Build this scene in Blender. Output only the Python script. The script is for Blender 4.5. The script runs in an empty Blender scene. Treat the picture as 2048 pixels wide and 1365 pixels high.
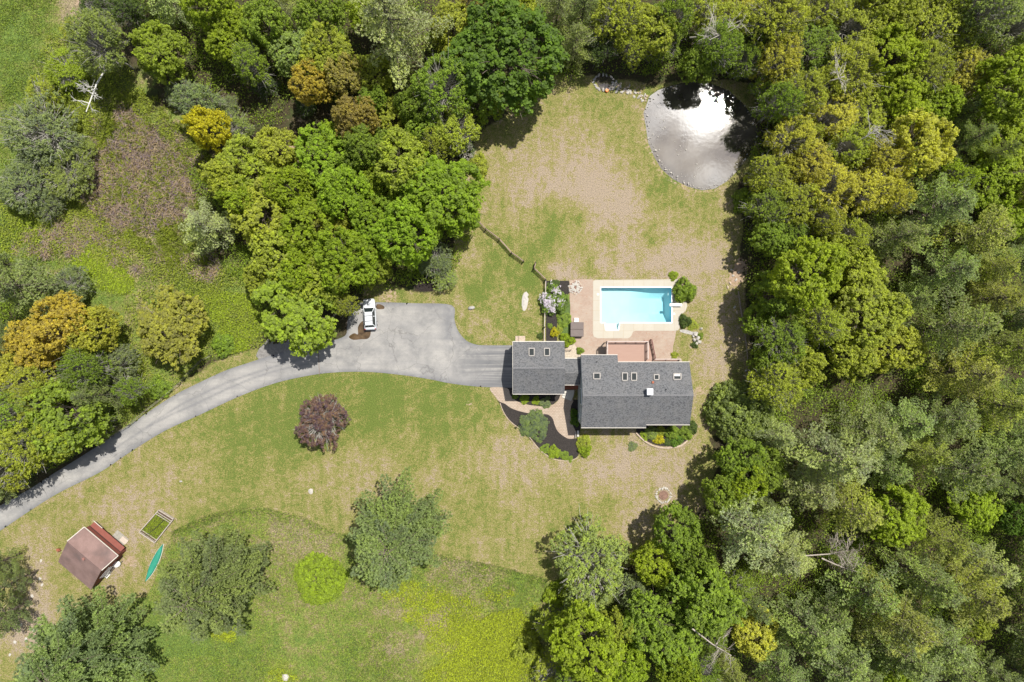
import bpy, bmesh, math, random
import numpy as np
from mathutils import Vector, Matrix

# ------------------------------------------------------------------ camera, sky, sun, exposure
S = bpy.context.scene
COL = S.collection
H = 102.4; F = 1365.333; CX = 1024.0; CY = 682.5
cam_d = bpy.data.cameras.new('camera'); cam = bpy.data.objects.new('camera', cam_d); COL.objects.link(cam)
cam_d.lens = 24; cam_d.sensor_width = 36; cam_d.clip_start = 0.5; cam_d.clip_end = 6000
cam.location = (0, 0, H); cam.rotation_euler = (0, 0, 0)
S.camera = cam
SUN = Vector((411, 477, 1365)).normalized()
ELEV = math.asin(SUN.z); AZ = math.atan2(SUN.x, SUN.y)
w = bpy.data.worlds.new('World'); S.world = w; w.use_nodes = True
nt = w.node_tree; nt.nodes.clear()
def wn(t, **k):
    n = nt.nodes.new(t)
    for a, b in k.items(): setattr(n, a, b)
    return n
sky = wn('ShaderNodeTexSky', sky_type='NISHITA', sun_disc=False)
sky.sun_elevation = ELEV; sky.sun_rotation = AZ; sky.air_density = 1.0; sky.dust_density = 1.5
bg = wn('ShaderNodeBackground'); bg.inputs['Strength'].default_value = 0.1
tc = wn('ShaderNodeTexCoord')
cn = wn('ShaderNodeTexNoise'); cn.inputs['Scale'].default_value = 5.5; cn.inputs['Detail'].default_value = 7; cn.inputs['Roughness'].default_value = .55
cr = wn('ShaderNodeMapRange'); cr.inputs['From Min'].default_value = .40; cr.inputs['From Max'].default_value = .64
dt = wn('ShaderNodeVectorMath', operation='DOT_PRODUCT'); dt.inputs[1].default_value = SUN
nm = wn('ShaderNodeVectorMath', operation='NORMALIZE')
dr = wn('ShaderNodeMapRange', interpolation_type='SMOOTHSTEP'); dr.inputs['From Min'].default_value = .9915; dr.inputs['From Max'].default_value = .9992
dr.inputs['To Min'].default_value = 3.5; dr.inputs['To Max'].default_value = 150
cc = wn('ShaderNodeMix', data_type='RGBA')
cb = wn('ShaderNodeVectorMath', operation='SCALE'); cb.inputs[0].default_value = (1.0, .985, .96)
ow = wn('ShaderNodeOutputWorld')
L = nt.links.new
L(tc.outputs['Generated'], nm.inputs[0]); L(nm.outputs[0], cn.inputs['Vector']); L(nm.outputs[0], dt.inputs[0])
L(cn.outputs['Fac'], cr.inputs['Value']); L(dt.outputs['Value'], dr.inputs['Value']); L(dr.outputs[0], cb.inputs['Scale'])
L(cr.outputs[0], cc.inputs['Factor']); L(sky.outputs[0], cc.inputs['A']); L(cb.outputs[0], cc.inputs['B'])
L(cc.outputs['Result'], bg.inputs['Color']); L(bg.outputs[0], ow.inputs['Surface'])
sd = bpy.data.lights.new('sun', 'SUN'); sd.energy = 4.7; sd.angle = math.radians(.53); sd.color = (1, .96, .88)
sun = bpy.data.objects.new('sun', sd); COL.objects.link(sun)
sun.rotation_euler = SUN.to_track_quat('Z', 'Y').to_euler()
S.view_settings.view_transform = 'Standard'; S.view_settings.look = 'None'; S.view_settings.gamma = 1
S.view_settings.use_curve_mapping = False; S.view_settings.exposure = 0.36

# ------------------------------------------------------------------ helpers
PI = math.pi
def P(px, py, z=0.0):
    k = (H - z) / F
    return Vector(((px - CX) * k, (CY - py) * k, z))
def P2(px, py, z=0.0):
    v = P(px, py, z); return (v.x, v.y)
MAT = {}
class NT:
    def __init__(s, name):
        s.m = bpy.data.materials.new(name); s.m.use_nodes = True; s.t = s.m.node_tree
        s.t.nodes.clear(); s.out = s.t.nodes.new('ShaderNodeOutputMaterial'); MAT[name] = s.m
    def n(s, t, ins=None, **k):
        x = s.t.nodes.new(t)
        for a, b in k.items(): setattr(x, a, b)
        for a, b in (ins or {}).items(): s.set(x, a, b)
        return x
    def set(s, x, a, b):
        if isinstance(b, bpy.types.NodeSocket): s.t.links.new(b, x.inputs[a])
        else:
            if isinstance(b, tuple) and len(b) == 3 and x.inputs[a].type == 'RGBA': b = b + (1,)
            x.inputs[a].default_value = b
    def pos(s):
        return s.n('ShaderNodeNewGeometry').outputs['Position']
    def obj(s):
        return s.n('ShaderNodeTexCoord').outputs['Object']
    def noise(s, vec, scale, detail=3, rough=.55, dist=0):
        return s.n('ShaderNodeTexNoise', {'Vector': vec, 'Scale': scale, 'Detail': detail, 'Roughness': rough, 'Distortion': dist}).outputs['Fac']
    def mr(s, v, a, b, c=0., d=1., smooth=False):
        x = s.n('ShaderNodeMapRange', {'Value': v, 'From Min': a, 'From Max': b, 'To Min': c, 'To Max': d})
        if smooth: x.interpolation_type = 'SMOOTHSTEP'
        return x.outputs[0]
    def ma(s, op, a, b=0., c=None):
        x = s.n('ShaderNodeMath', {0: a, 1: b}, operation=op)
        if c is not None: s.set(x, 2, c)
        return x.outputs[0]
    def mix(s, f, a, b, bt='MIX'):
        x = s.n('ShaderNodeMix', data_type='RGBA', blend_type=bt)
        s.set(x, 'Factor', f)
        s.set(x, 6, a); s.set(x, 7, b)
        return x.outputs[2]
    def attr(s, name):
        return s.n('ShaderNodeAttribute', attribute_name=name).outputs['Fac']
    def scalevec(s, v, sc):
        return s.n('ShaderNodeMapping', {'Vector': v, 'Scale': sc}).outputs[0]
    def bump(s, h, st, dist=.05):
        return s.n('ShaderNodeBump', {'Height': h, 'Strength': st, 'Distance': dist}).outputs[0]
    def bsdf(s, **k):
        x = s.n('ShaderNodeBsdfPrincipled')
        for a, b in k.items(): s.set(x, a.replace('_', ' '), b)
        s.t.links.new(x.outputs[0], s.out.inputs[0]); return x
def simple(name, col, rough=.7, var=.15, scale=6., metal=0., bump=0., spec=.5):
    t = NT(name); p = t.obj(); f = t.noise(p, scale, 4, .6)
    lo = tuple(c * (1 - var) for c in col); hi = tuple(min(1, c * (1 + var)) for c in col)
    c = t.mix(t.mr(f, .3, .7), lo, hi)
    b = t.bsdf(Base_Color=c, Roughness=rough, Metallic=metal); b.inputs['Specular IOR Level'].default_value = spec
    if bump: t.set(b, 'Normal', t.bump(t.noise(p, scale * 4, 4), bump))
    return t.m

def tag(o, label=None, cat=None, group=None, kind=None):
    if label: o['label'] = label
    if cat: o['category'] = cat
    if group: o['group'] = group
    if kind: o['kind'] = kind
    return o
def link(name, me, mat=None, parent=None, loc=None):
    o = bpy.data.objects.new(name, me); COL.objects.link(o)
    if mat is not None and not me.materials: me.materials.append(mat)
    if parent: o.parent = parent
    if loc is not None: o.location = loc
    return o
def empty(name, loc, rz=0., label=None, cat=None, group=None):
    o = bpy.data.objects.new(name, None); COL.objects.link(o); o.location = loc; o.rotation_euler = (0, 0, rz)
    o.empty_display_size = .3
    return tag(o, label, cat, group)
def np_mesh(name, V, Fq, attrs=None, smooth=False):
    me = bpy.data.meshes.new(name); V = np.asarray(V, dtype=np.float32); Fq = np.asarray(Fq, dtype=np.int32)
    k = Fq.shape[1]
    me.vertices.add(len(V)); me.vertices.foreach_set('co', V.ravel())
    me.loops.add(Fq.size); me.loops.foreach_set('vertex_index', Fq.ravel())
    me.polygons.add(len(Fq)); me.polygons.foreach_set('loop_start', np.arange(0, Fq.size, k, dtype=np.int32))
    if smooth: me.polygons.foreach_set('use_smooth', np.ones(len(Fq), dtype=bool))
    me.update(calc_edges=True); me.validate()
    for a, d in (attrs or {}).items():
        at = me.attributes.new(a, 'FLOAT', 'POINT'); at.data.foreach_set('value', np.asarray(d, dtype=np.float32))
    return me
class MB:
    """collects simple solids, builds one mesh"""
    def __init__(s): s.b = bmesh.new()
    def box(s, c, d, rz=0., bev=0., M=None):
        m = Matrix.Translation(c) @ Matrix.Rotation(rz, 4, 'Z') @ Matrix.Diagonal((d[0], d[1], d[2], 1))
        if M is not None: m = M @ m
        r = bmesh.ops.create_cube(s.b, size=1, matrix=m)
        if bev:
            es = list({e for v in r['verts'] for e in v.link_edges})
            bmesh.ops.bevel(s.b, geom=es, offset=bev, segments=2, affect='EDGES', profile=.5)
        return s
    def bar(s, a, b, w, h):
        a = Vector(a); b = Vector(b); d = b - a
        q = d.to_track_quat('X', 'Z').to_matrix().to_4x4()
        m = Matrix.Translation((a + b) / 2) @ q @ Matrix.Diagonal((d.length, w, h, 1))
        bmesh.ops.create_cube(s.b, size=1, matrix=m); return s
    def tube(s, pts, rad, sides=6, cap=True):
        pts = [Vector(p) for p in pts]
        if not isinstance(rad, (list, tuple)): rad = [rad] * len(pts)
        rings = []
        for i, p in enumerate(pts):
            d = (pts[min(i + 1, len(pts) - 1)] - pts[max(i - 1, 0)]).normalized()
            u = d.orthogonal().normalized() if i == 0 else (u - d * u.dot(d)).normalized()
            v = d.cross(u)
            rings.append([s.b.verts.new(p + (u * math.cos(2 * PI * k / sides) + v * math.sin(2 * PI * k / sides)) * rad[i]) for k in range(sides)])
        for a, b in zip(rings, rings[1:]):
            for k in range(sides):
                s.b.faces.new((a[k], a[(k + 1) % sides], b[(k + 1) % sides], b[k]))
        if cap:
            s.b.faces.new(rings[0][::-1]); s.b.faces.new(rings[-1])
        return s
    def prism(s, poly, z0, z1):
        """poly: list of (x,y); closed prism"""
        if sum((poly[i][0] * poly[(i+1) % len(poly)][1] - poly[(i+1) % len(poly)][0] * poly[i][1]) for i in range(len(poly))) < 0: poly = poly[::-1]
        lo = [s.b.verts.new((x, y, z0)) for x, y in poly]; hi = [s.b.verts.new((x, y, z1)) for x, y in poly]
        n = len(poly)
        s.b.faces.new(hi); s.b.faces.new(lo[::-1])
        for i in range(n): s.b.faces.new((lo[i], lo[(i + 1) % n], hi[(i + 1) % n], hi[i]))
        return s
    def face(s, pts):
        s.b.faces.new([s.b.verts.new(p) for p in pts]); return s
    def slab(s, pts, t):
        """polygon thickened downwards along z by t"""
        hi = [s.b.verts.new(p) for p in pts]; lo = [s.b.verts.new((p[0], p[1], p[2] - t)) for p in pts]
        n = len(pts); s.b.faces.new(hi); s.b.faces.new(lo[::-1])
        for i in range(n): s.b.faces.new((lo[i], lo[(i + 1) % n], hi[(i + 1) % n], hi[i]))
        return s
    def cyl(s, c, r, h, seg=16, r2=None):
        bmesh.ops.create_cone(s.b, cap_ends=True, segments=seg, radius1=r, radius2=r if r2 is None else r2, depth=h, matrix=Matrix.Translation((c[0], c[1], c[2] + h / 2))); return s
    def build(s, name, mat, parent=None, loc=None, smooth=False):
        bmesh.ops.recalc_face_normals(s.b, faces=s.b.faces)
        me = bpy.data.meshes.new(name); s.b.to_mesh(me); s.b.free()
        if smooth: me.polygons.foreach_set('use_smooth', [True] * len(me.polygons))
        return link(name, me, mat, parent, loc)
def catmull(pts, n=6, closed=False):
    out = []; m = len(pts)
    rng = range(m) if closed else range(m - 1)
    for i in rng:
        if closed: a, b, c, d = pts[(i-1) % m], pts[i], pts[(i+1) % m], pts[(i+2) % m]
        else: a, b, c, d = pts[max(i-1, 0)], pts[i], pts[i+1], pts[min(i+2, m-1)]
        for k in range(n):
            t = k / n
            out.append(tuple(.5 * (2*b[j] + (c[j]-a[j])*t + (2*a[j]-5*b[j]+4*c[j]-d[j])*t*t + (3*b[j]-a[j]-3*c[j]+d[j])*t**3) for j in range(len(b))))
    if not closed: out.append(tuple(pts[-1]))
    return out
def sdist(X, Y, poly):
    """signed distance (m), positive inside; poly world coords"""
    poly = np.array(poly); n = len(poly); d = np.full(X.shape, 1e9); ins = np.zeros(X.shape, bool)
    for i in range(n):
        x0, y0 = poly[i]; x1, y1 = poly[(i + 1) % n]
        ex, ey = x1 - x0, y1 - y0; l2 = ex * ex + ey * ey + 1e-9
        t = np.clip(((X - x0) * ex + (Y - y0) * ey) / l2, 0, 1)
        d = np.minimum(d, (X - x0 - t * ex) ** 2 + (Y - y0 - t * ey) ** 2)
        c = ((y0 > Y) != (y1 > Y)) & (X < (x1 - x0) * (Y - y0) / (y1 - y0 + 1e-12) + x0)
        ins ^= c
    d = np.sqrt(d); return np.where(ins, d, -d)
def W(poly): return [P2(*p) for p in poly]
def smooth01(d, s): return np.clip(d / s + .5, 0, 1) ** 2 * (3 - 2 * np.clip(d / s + .5, 0, 1))
def scatter(rng, poly, n):
    """n random world points inside a pixel polygon"""
    wp = np.array(W(poly)); lo = wp.min(0); hi = wp.max(0); out = []
    tot = 0
    while tot < n:
        q = rng.uniform(lo, hi, (n * 2, 2)); q = q[sdist(q[:, 0], q[:, 1], wp) > 0]; out.append(q); tot += len(q)
    return np.concatenate(out)[:n]

# ------------------------------------------------------------------ layout polygons (photo pixels)
POND = [(1297,213),(1292,226),(1297,254),(1301,283),(1312,310),(1326,334),(1348,354),(1378,369),(1405,376),(1429,373),(1455,357),(1476,334),(1499,305),(1513,268),(1506,239),(1484,210),(1455,184),(1418,170),(1381,166),(1345,175),(1319,184),(1303,195)]
BROOK = [(1192,156),(1205,150),(1222,152),(1228,162),(1222,176),(1208,182),(1198,172)]
ROAD_LO = [(-120,1130),(-40,1082),(0,1062),(60,1022),(120,985),(200,945),(260,905),(330,862),(400,830),(470,797),(540,770),(600,755),(660,746),(730,744),(800,750),(860,759),(900,767),(960,774),(1031,776)]
ROAD_UP = [(1031,691),(970,691),(950,689),(932,681),(917,663),(909,641),(903,611),(830,607),(760,605),(722,606),(706,618),(697,634),(694,652),(690,672),(655,684),(630,688),(600,694),(575,702),(540,712),(500,725),(450,742),(400,765),(350,790),(300,822),(230,870),(160,915),(100,952),(60,978),(0,1012),(-40,1032),(-120,1075)]
LAWN_F = [(-60,1070),(0,1035),(200,920),(400,800),(600,725),(730,715),(900,740),(990,750),(1000,806),(1060,875),(1095,910),(1150,860),(1290,840),(1400,840),(1435,930),(1420,1000),(1320,1080),(1260,1140),(1150,1190),(1090,1158),(1000,1135),(880,1110),(800,1090),(690,1070),(600,1035),(520,1018),(450,1025),(350,1060),(310,1150),(290,1190),(250,1200),(150,1250),(100,1365),(60,1450),(-60,1450)]
LAWN_B = [(905,480),(945,290),(1010,220),(1110,150),(1200,150),(1290,170),(1500,160),(1520,300),(1480,370),(1480,560),(1510,750),(1430,870),(1160,900),(1026,785),(1000,720),(930,720),(880,630),(722,630),(735,570),(880,585),(905,540)]
ROADSIDE = [(180,925),(215,870),(330,795),(420,725),(500,700),(545,690),(575,730),(450,775),(350,823),(230,905)]
MEADOW_L = [(-80,-80),(150,-80),(200,30),(300,200),(420,250),(420,300),(400,480),(520,560),(530,690),(420,730),(250,860),(0,600),(-80,500)]
MEADOW_B = [(240,1150),(300,1040),(450,1000),(520,1000),(600,1010),(690,1045),(800,1065),(880,1085),(1000,1110),(1120,1140),(1150,1200),(1080,1380),(1070,1450),(20,1450),(60,1365),(100,1260)]
MEADOW_E = [(300,1185),(350,1060),(450,1022),(520,1016),(600,1033),(690,1068),(800,1088),(880,1108),(1000,1133),(1090,1156),(1120,1200),(1060,1380),(1050,1450),(60,1450),(110,1365),(160,1260)]
REED = [(235,205),(270,215),(300,260),(330,290),(410,310),(400,370),(395,430),(340,450),(300,470),(230,450),(170,410),(160,350),(190,310),(240,270),(230,230)]
# ------------------------------------------------------------------ setting: ground
def ground():
    def axis(lo, hi, st):
        core = np.arange(lo, hi + st / 2, st); ext = np.array([1, 3, 7, 15, 35, 90, 250, 700, 2000.])
        return np.concatenate([(lo - ext)[::-1], core, hi + ext])
    xs = axis(-84, 84, .3); ys = axis(-57, 57, .3)
    X, Y = np.meshgrid(xs, ys); X = X.ravel(); Y = Y.ravel(); nx, ny = len(xs), len(ys)
    rng = np.random.default_rng(5)
    def wob(s, a):  # smooth noise by summed sines
        r = np.random.default_rng(int(s * 100)); o = np.zeros_like(X)
        for i in range(9):
            k = r.uniform(.5, 1.6) / s; th = r.uniform(0, 2 * PI); o += np.sin((X * math.cos(th) + Y * math.sin(th)) * k * 2 * PI / 3 + r.uniform(0, 6.3))
        return o / 3 * a
    n1 = wob(3, 1); n2 = wob(8, 1)
    def pm(poly, soft, wobble=.4): return smooth01(sdist(X, Y, W(poly)) + n1 * wobble, soft)
    lawn = np.maximum(pm(LAWN_F, .5, .25), np.maximum(pm(LAWN_B, 1.5), pm(ROADSIDE, 2)))
    mead = np.maximum(pm(MEADOW_L, 4, 1.2), pm(MEADOW_B, .5, .2)); mead = np.maximum(0, mead - lawn)
    mead *= 1
    reed = pm(REED, 5, 1.8) * 1.15
    def blobs(L, base=0.):
        o = np.full(X.shape, base)
        for px, py, r, s in L:
            x, y = P2(px, py); d2 = ((X - x) ** 2 + (Y - y) ** 2) / (r * .075) ** 2
            o += s * np.exp(-d2 * 1.1)
        return o
    dry = blobs([(1200,370,80,.6),(1120,350,80,.45),(1050,390,60,.45),(1420,520,60,.6),(1300,520,80,.6),(1180,520,60,.5),(1400,600,50,.3),(1440,720,60,.6),(1470,640,60,.4),(1350,530,60,.3),(1260,400,50,.3),(1230,300,50,.3),
        (1120,545,30,.7),(1250,430,50,.4),(1060,300,60,.25),(1150,240,60,.1),(1300,400,40,-.2),
        (1120,435,30,-.6),(1075,420,24,-.5),(1160,440,22,-.45),(1100,470,20,-.45),(1170,500,26,-.4),(1090,500,28,-.5),(1215,480,18,-.5),(1310,480,16,-.6),(1180,535,16,-.6),(1060,560,30,-.8),(1010,520,40,-.5),(960,560,30,-.3),(1000,640,45,-.3),(1240,300,50,-.3),(1330,370,30,-.5),(950,590,25,-.7),(935,680,12,-.4),
        (980,650,50,.2),(930,520,40,.3),(1290,470,30,-.4),(1000,300,40,.1),
        (640,765,80,-.3),(760,765,80,-.33),(880,785,80,-.3),(950,800,40,-.2),(560,830,90,-.45),(450,880,80,-.3),(760,840,90,-.4),(600,900,60,-.3),(880,870,60,-.25),(500,960,60,-.2),(960,850,40,-.2),
        (380,950,60,.25),(820,880,20,.4),(860,950,60,.15),(760,960,80,.2),(1000,900,60,.45),(1060,960,80,.35),(1250,920,90,.5),(1350,900,60,.45),(1200,960,60,.25),(1330,980,50,.35),(1280,1050,50,.5),(700,960,60,.3),(560,940,40,.3),
        (1100,1000,40,-.2),(1180,1030,50,-.15),(1220,1000,30,-.3),(1080,1080,60,-.1),(960,1020,40,-.3),(980,1090,70,.1),(1150,1120,40,.2),
        (240,1020,50,.4),(150,1000,60,.1),(70,1080,60,.3),(300,980,50,.3),(80,1160,50,.4),(60,1270,60,.7),(230,1140,40,.5),(260,1090,40,.4),(100,1220,50,.4),(340,1120,30,.4),(300,1060,30,.2)], .0)
    green = blobs([(40,70,80,.5),(60,180,60,.4),(110,120,50,-.3),(30,330,60,.3),(20,450,70,.5),(60,500,60,.2),(150,10,40,-.9),(170,480,50,-.3),(330,450,50,-.5),(250,430,90,-.6),(400,600,60,.3),(450,650,60,.5),(300,560,60,-.2),(200,560,60,.4),
        (700,1190,60,-.1),(620,1080,60,-.3),(560,1080,50,-.3),(700,1260,60,.1),(330,1290,90,.5),(400,1230,60,.4),(480,1300,80,.3),(850,1150,60,.1),(950,1150,60,-.3),(900,1130,40,-.4),(1050,1160,50,.3),(1000,1240,60,.1),(780,1300,40,-.4),(880,1230,40,-.5),(700,1340,60,.2),(600,1300,80,.1),(550,1200,60,-.2),(780,1200,40,-.2)], .47)
    yel = np.clip(np.maximum(blobs([(980,1300,75,1.1),(900,1330,55,.8),(1030,1240,40,.6),(900,1200,28,.7),(800,1240,30,.5),(830,1190,20,.8),(930,1250,35,.8),(780,1190,16,.7),(560,1350,40,.9),(440,1262,30,.9),(590,1150,30,.3),(720,1150,12,.6),(870,1290,30,.5),(850,1350,40,.6)]),
        blobs([(200,520,50,.8),(160,500,40,.6),(240,560,40,.7),(420,620,60,.6),(480,640,50,.7),(380,600,30,.6),(450,700,30,.4),(110,170,50,.5),(150,130,50,.6),(60,480,40,.4)])), 0, 1)
    dirt = np.clip(blobs([(1470,560,20,.9),(1480,530,20,.8),(840,580,16,.0),(1460,600,15,.5),(1445,650,30,.5),(1430,740,30,.4),(1420,560,30,.3),(1240,540,50,.35),(1120,545,20,.4),(1210,370,50,.3),(1130,370,40,.25),(1290,340,6,0),(700,650,14,.7),(780,590,25,.6),(730,590,14,.5),(530,705,14,1.0),(65,1270,30,.5),(80,1150,18,.5),(240,1070,20,.5),(262,1120,20,.6),(300,1150,16,.5),(600,240,25,.5),(590,290,15,.9),(595,330,12,.8),(1400,780,18,.6),(1418,850,20,.7),(1400,900,25,.5),(1370,1000,50,.25),(1330,1010,16,.4),(1420,1030,40,.4),(1310,1100,30,.4),(1056,610,22,.5),(943,618,10,.6),(240,1130,20,.3),(160,5,14,.8),(1080,690,30,.2),(940,810,12,.5),(815,880,6,.4),(340,930,8,.3)]), 0, 1)
    # a beaten orange rim along the pond
    dp = sdist(X, Y, W(POND)); rim = np.exp(-((dp + .7) / .55) ** 2) * (X < P2(1440, 0)[0]) * (Y < P2(0, 215)[1])
    dirt = np.clip(np.maximum(dirt, rim * .52), 0, 1)
    mulch = smooth01(sdist(X, Y, W([(822,552),(832,543),(850,541),(870,548),(884,562),(880,574),(866,583),(848,587),(830,582),(822,570)])) + n1 * .1, .25)
    # heights: flat site, pond basin, hollow under the swimming pool, gentle roll in the woods
    zz = n2 * .12 * np.clip(1 - lawn * 1.4, 0, 1) * np.clip((np.hypot(X, Y) - 25) / 20, 0, 1)
    zz = np.where(sdist(X, Y, W(ROAD_LO + ROAD_UP)) > -1.2, 0, zz)
    zz += (rng.random(X.shape) - .5) * .05 * (1 - lawn)
    zz = np.where(dp > -.6, -1.3 * smooth01(dp - .2, 2.0), zz)
    zz = np.where(dp > -1.5, np.minimum(zz, 0.02), zz)
    db = sdist(X, Y, W(BROOK)); zz = np.where(db > -.5, -.5 * smooth01(db, 1.), zz)
    POOLHOLE = W([(1190,566),(1353,566),(1353,655),(1190,666)])
    zz = np.where(sdist(X, Y, POOLHOLE) > .0, -3.6, zz)
    i = np.arange(nx - 1); j = np.arange(ny - 1); I, J = np.meshgrid(i, j); a = (J * nx + I).ravel()
    Fq = np.stack([a, a + 1, a + nx + 1, a + nx], 1)
    me = np_mesh('ground', np.stack([X, Y, zz], 1), Fq, dict(lawn=lawn, mead=mead, reed=reed, dry=dry, green=green, yel=yel * np.clip(mead, 0, 1), dirt=dirt, mulch=mulch), smooth=True)
    t = NT('ground_cover'); p = t.pos()
    nb = t.noise(p, .14, 4, .6); nm_ = t.noise(p, .55, 5, .62); nf = t.noise(p, 2.6, 4, .65); nx_ = t.noise(p, 9, 3, .7); ng = t.noise(p, 4.5, 5, .8); np_ = t.noise(p, 1.15, 6, .7, .6)
    stre = t.noise(t.scalevec(p, (.75, .07, 1)), 1.0, 4, .6)   # mowing streaks
    # lawn
    v = t.ma('ADD', t.ma('MULTIPLY', t.attr('dry'), .75), t.mr(nm_, .3, .7, -.22, .22))
    v = t.ma('ADD', v, t.mr(nf, .3, .7, -.22, .22)); v = t.ma('ADD', v, t.mr(nb, .3, .7, -.15, .15)); v = t.ma('ADD', v, t.mr(stre, .36, .64, -.14, .14))
    v = t.ma('ADD', v, t.mr(ng, .38, .62, -.26, .26)); v = t.ma('ADD', v, t.mr(np_, .41, .59, -.18, .18)); v = t.ma('ADD', v, .44)
    ramp = t.n('ShaderNodeValToRGB', {'Fac': v}); e = ramp.color_ramp.elements
    e[0].position = 0; e[0].color = (.125, .165, .035, 1); e[1].position = 1; e[1].color = (.33, .265, .195, 1)
    for q, c in ((.25, (.17, .185, .048)), (.5, (.235, .22, .072)), (.72, (.275, .235, .105)), (.9, (.305, .245, .15))):
        x = ramp.color_ramp.elements.new(q); x.color = c + (1,)
    fleck = t.mr(nx_, .4, .62, .6, 1.4)
    lawnc = t.mix(1., ramp.outputs[0], t.n('ShaderNodeCombineColor', {0: fleck, 1: fleck, 2: fleck}).outputs[0], 'MULTIPLY')
    # meadow
    g = t.ma('ADD', t.attr('green'), t.mr(nm_, .3, .7, -.45, .45)); g = t.ma('ADD', g, t.mr(nf, .3, .7, -.3, .3))
    r2 = t.n('ShaderNodeValToRGB', {'Fac': g}); e = r2.color_ramp.elements
    e[0].position = 0; e[0].color = (.25, .205, .125, 1); e[1].position = 1; e[1].color = (.11, .165, .035, 1)
    for q, c in ((.3, (.2, .185, .07)), (.5, (.17, .195, .05)), (.75, (.135, .18, .038))):
        x = r2.color_ramp.elements.new(q); x.color = c + (1,)
    ym = t.ma('MULTIPLY', t.mr(t.ma('ADD', t.attr('yel'), t.mr(nf, .3, .7, -.35, .35)), .35, .75), 1.)
    mc = t.mix(t.ma('MULTIPLY', ym, .5), r2.outputs[0], (.22, .24, .03))
    mfl = t.ma('MULTIPLY', t.mr(nx_, .38, .65, .65, 1.35), t.mr(ng, .38, .62, .65, 1.4))
    mc = t.mix(1., mc, t.n('ShaderNodeCombineColor', {0: mfl, 1: mfl, 2: mfl}).outputs[0], 'MULTIPLY')
    # leaf litter under the trees
    fl = t.mix(t.mr(nf, .3, .7), (.03, .027, .014), (.085, .07, .038)); fl = t.mix(t.mr(nm_, .5, .68), fl, (.05, .075, .02))
    fl = t.mix(t.mr(nx_, .5, .75), fl, (.11, .085, .05))
    c = t.mix(t.mr(t.ma('ADD', t.attr('mead'), t.mr(nf, .3, .7, -.2, .2)), .3, .7), fl, mc)
    ln = t.mr(t.ma('ADD', t.attr('lawn'), t.mr(nf, .3, .7, -.12, .12)), .35, .65)
    c = t.mix(ln, c, lawnc)
    rd = t.mix(t.mr(nf, .35, .65), (.035, .028, .02), (.11, .085, .06)); rd = t.mix(t.mr(nx_, .45, .7), rd, (.2, .16, .12))
    c = t.mix(t.mr(t.ma('ADD', t.attr('reed'), t.mr(np_, .4, .6, -.35, .35)), .4, .62), c, rd)
    di = t.mix(t.mr(nf, .3, .7), (.33, .22, .14), (.42, .32, .24))
    c = t.mix(t.mr(t.ma('ADD', t.attr('dirt'), t.mr(nf, .3, .7, -.35, .35)), .45, .7), c, di)
    c = t.mix(t.attr('mulch'), c, t.mix(t.mr(nx_, .3, .7), (.012, .010, .009), (.05, .04, .036)))
    b = t.bsdf(Base_Color=c, Roughness=.95); b.inputs['Specular IOR Level'].default_value = .15
    t.set(b, 'Normal', t.bump(t.ma('ADD', nf, t.ma('MULTIPLY', nx_, .7)), .9, .16))
    tag(link('ground', me, t.m), kind='structure')
ground()

def sheet(name, poly, z, mat, th=None, label=None, world=False, kind='structure'):
    mb = MB(); q = poly if world else W(poly)
    mb.prism(q, z - (th or .12), z); o = mb.build(name, mat)
    tag(o, label, kind=kind); return o
# asphalt drive
t = NT('asphalt'); p = t.pos()
a1 = t.noise(p, .22, 5, .6, .4); a2 = t.noise(p, 1.3, 4, .65); a3 = t.noise(p, 14, 3, .7)
# wheel tracks run along the lane: long streaks across x near the garage
st = t.noise(t.scalevec(p, (.05, .8, 1)), 1.3, 3, .6)
c = t.mix(t.mr(a1, .36, .62), (.20, .197, .195), (.355, .34, .32)); c = t.mix(t.mr(a2, .4, .75, 0, .55), c, (.42, .40, .37))
c = t.mix(t.ma('MULTIPLY', t.mr(st, .4, .65), .55), c, (.24, .235, .235))
c = t.mix(t.ma('MULTIPLY', t.mr(t.attr('edge'), 0, 1), t.mr(a2, .3, .6, .4, 1)), c, (.13, .135, .15))
c = t.mix(t.ma('MULTIPLY', t.attr('track'), t.mr(a2, .35, .6, .3, .9)), c, (.17, .17, .18))
st2 = t.noise(t.scalevec(p, (.03, 1.1, 1)), 1.6, 3, .6); c = t.mix(t.ma('MULTIPLY', t.attr('gar'), t.mr(st2, .40, .6)), c, (.14, .142, .15))
ck = t.n('ShaderNodeTexVoronoi', {'Vector': t.n('ShaderNodeVectorMath', {0: p, 1: t.n('ShaderNodeTexNoise', {'Vector': p, 'Scale': .8, 'Detail': 4}).outputs['Color']}, operation='ADD').outputs[0], 'Scale': .17}, feature='DISTANCE_TO_EDGE').outputs['Distance']
c = t.mix(t.mr(ck, .0, .006, .55, 0), c, (.1, .095, .09))
c = t.mix(t.mr(t.noise(p, .5, 6, .75), .56, .64, 0, .4), c, (.2, .195, .19))
c = t.mix(t.mr(a3, .4, .75, 0, .35), c, (.12, .12, .125))
b = t.bsdf(Base_Color=c, Roughness=.9); t.set(b, 'Normal', t.bump(a3, .3, .02))
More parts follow.
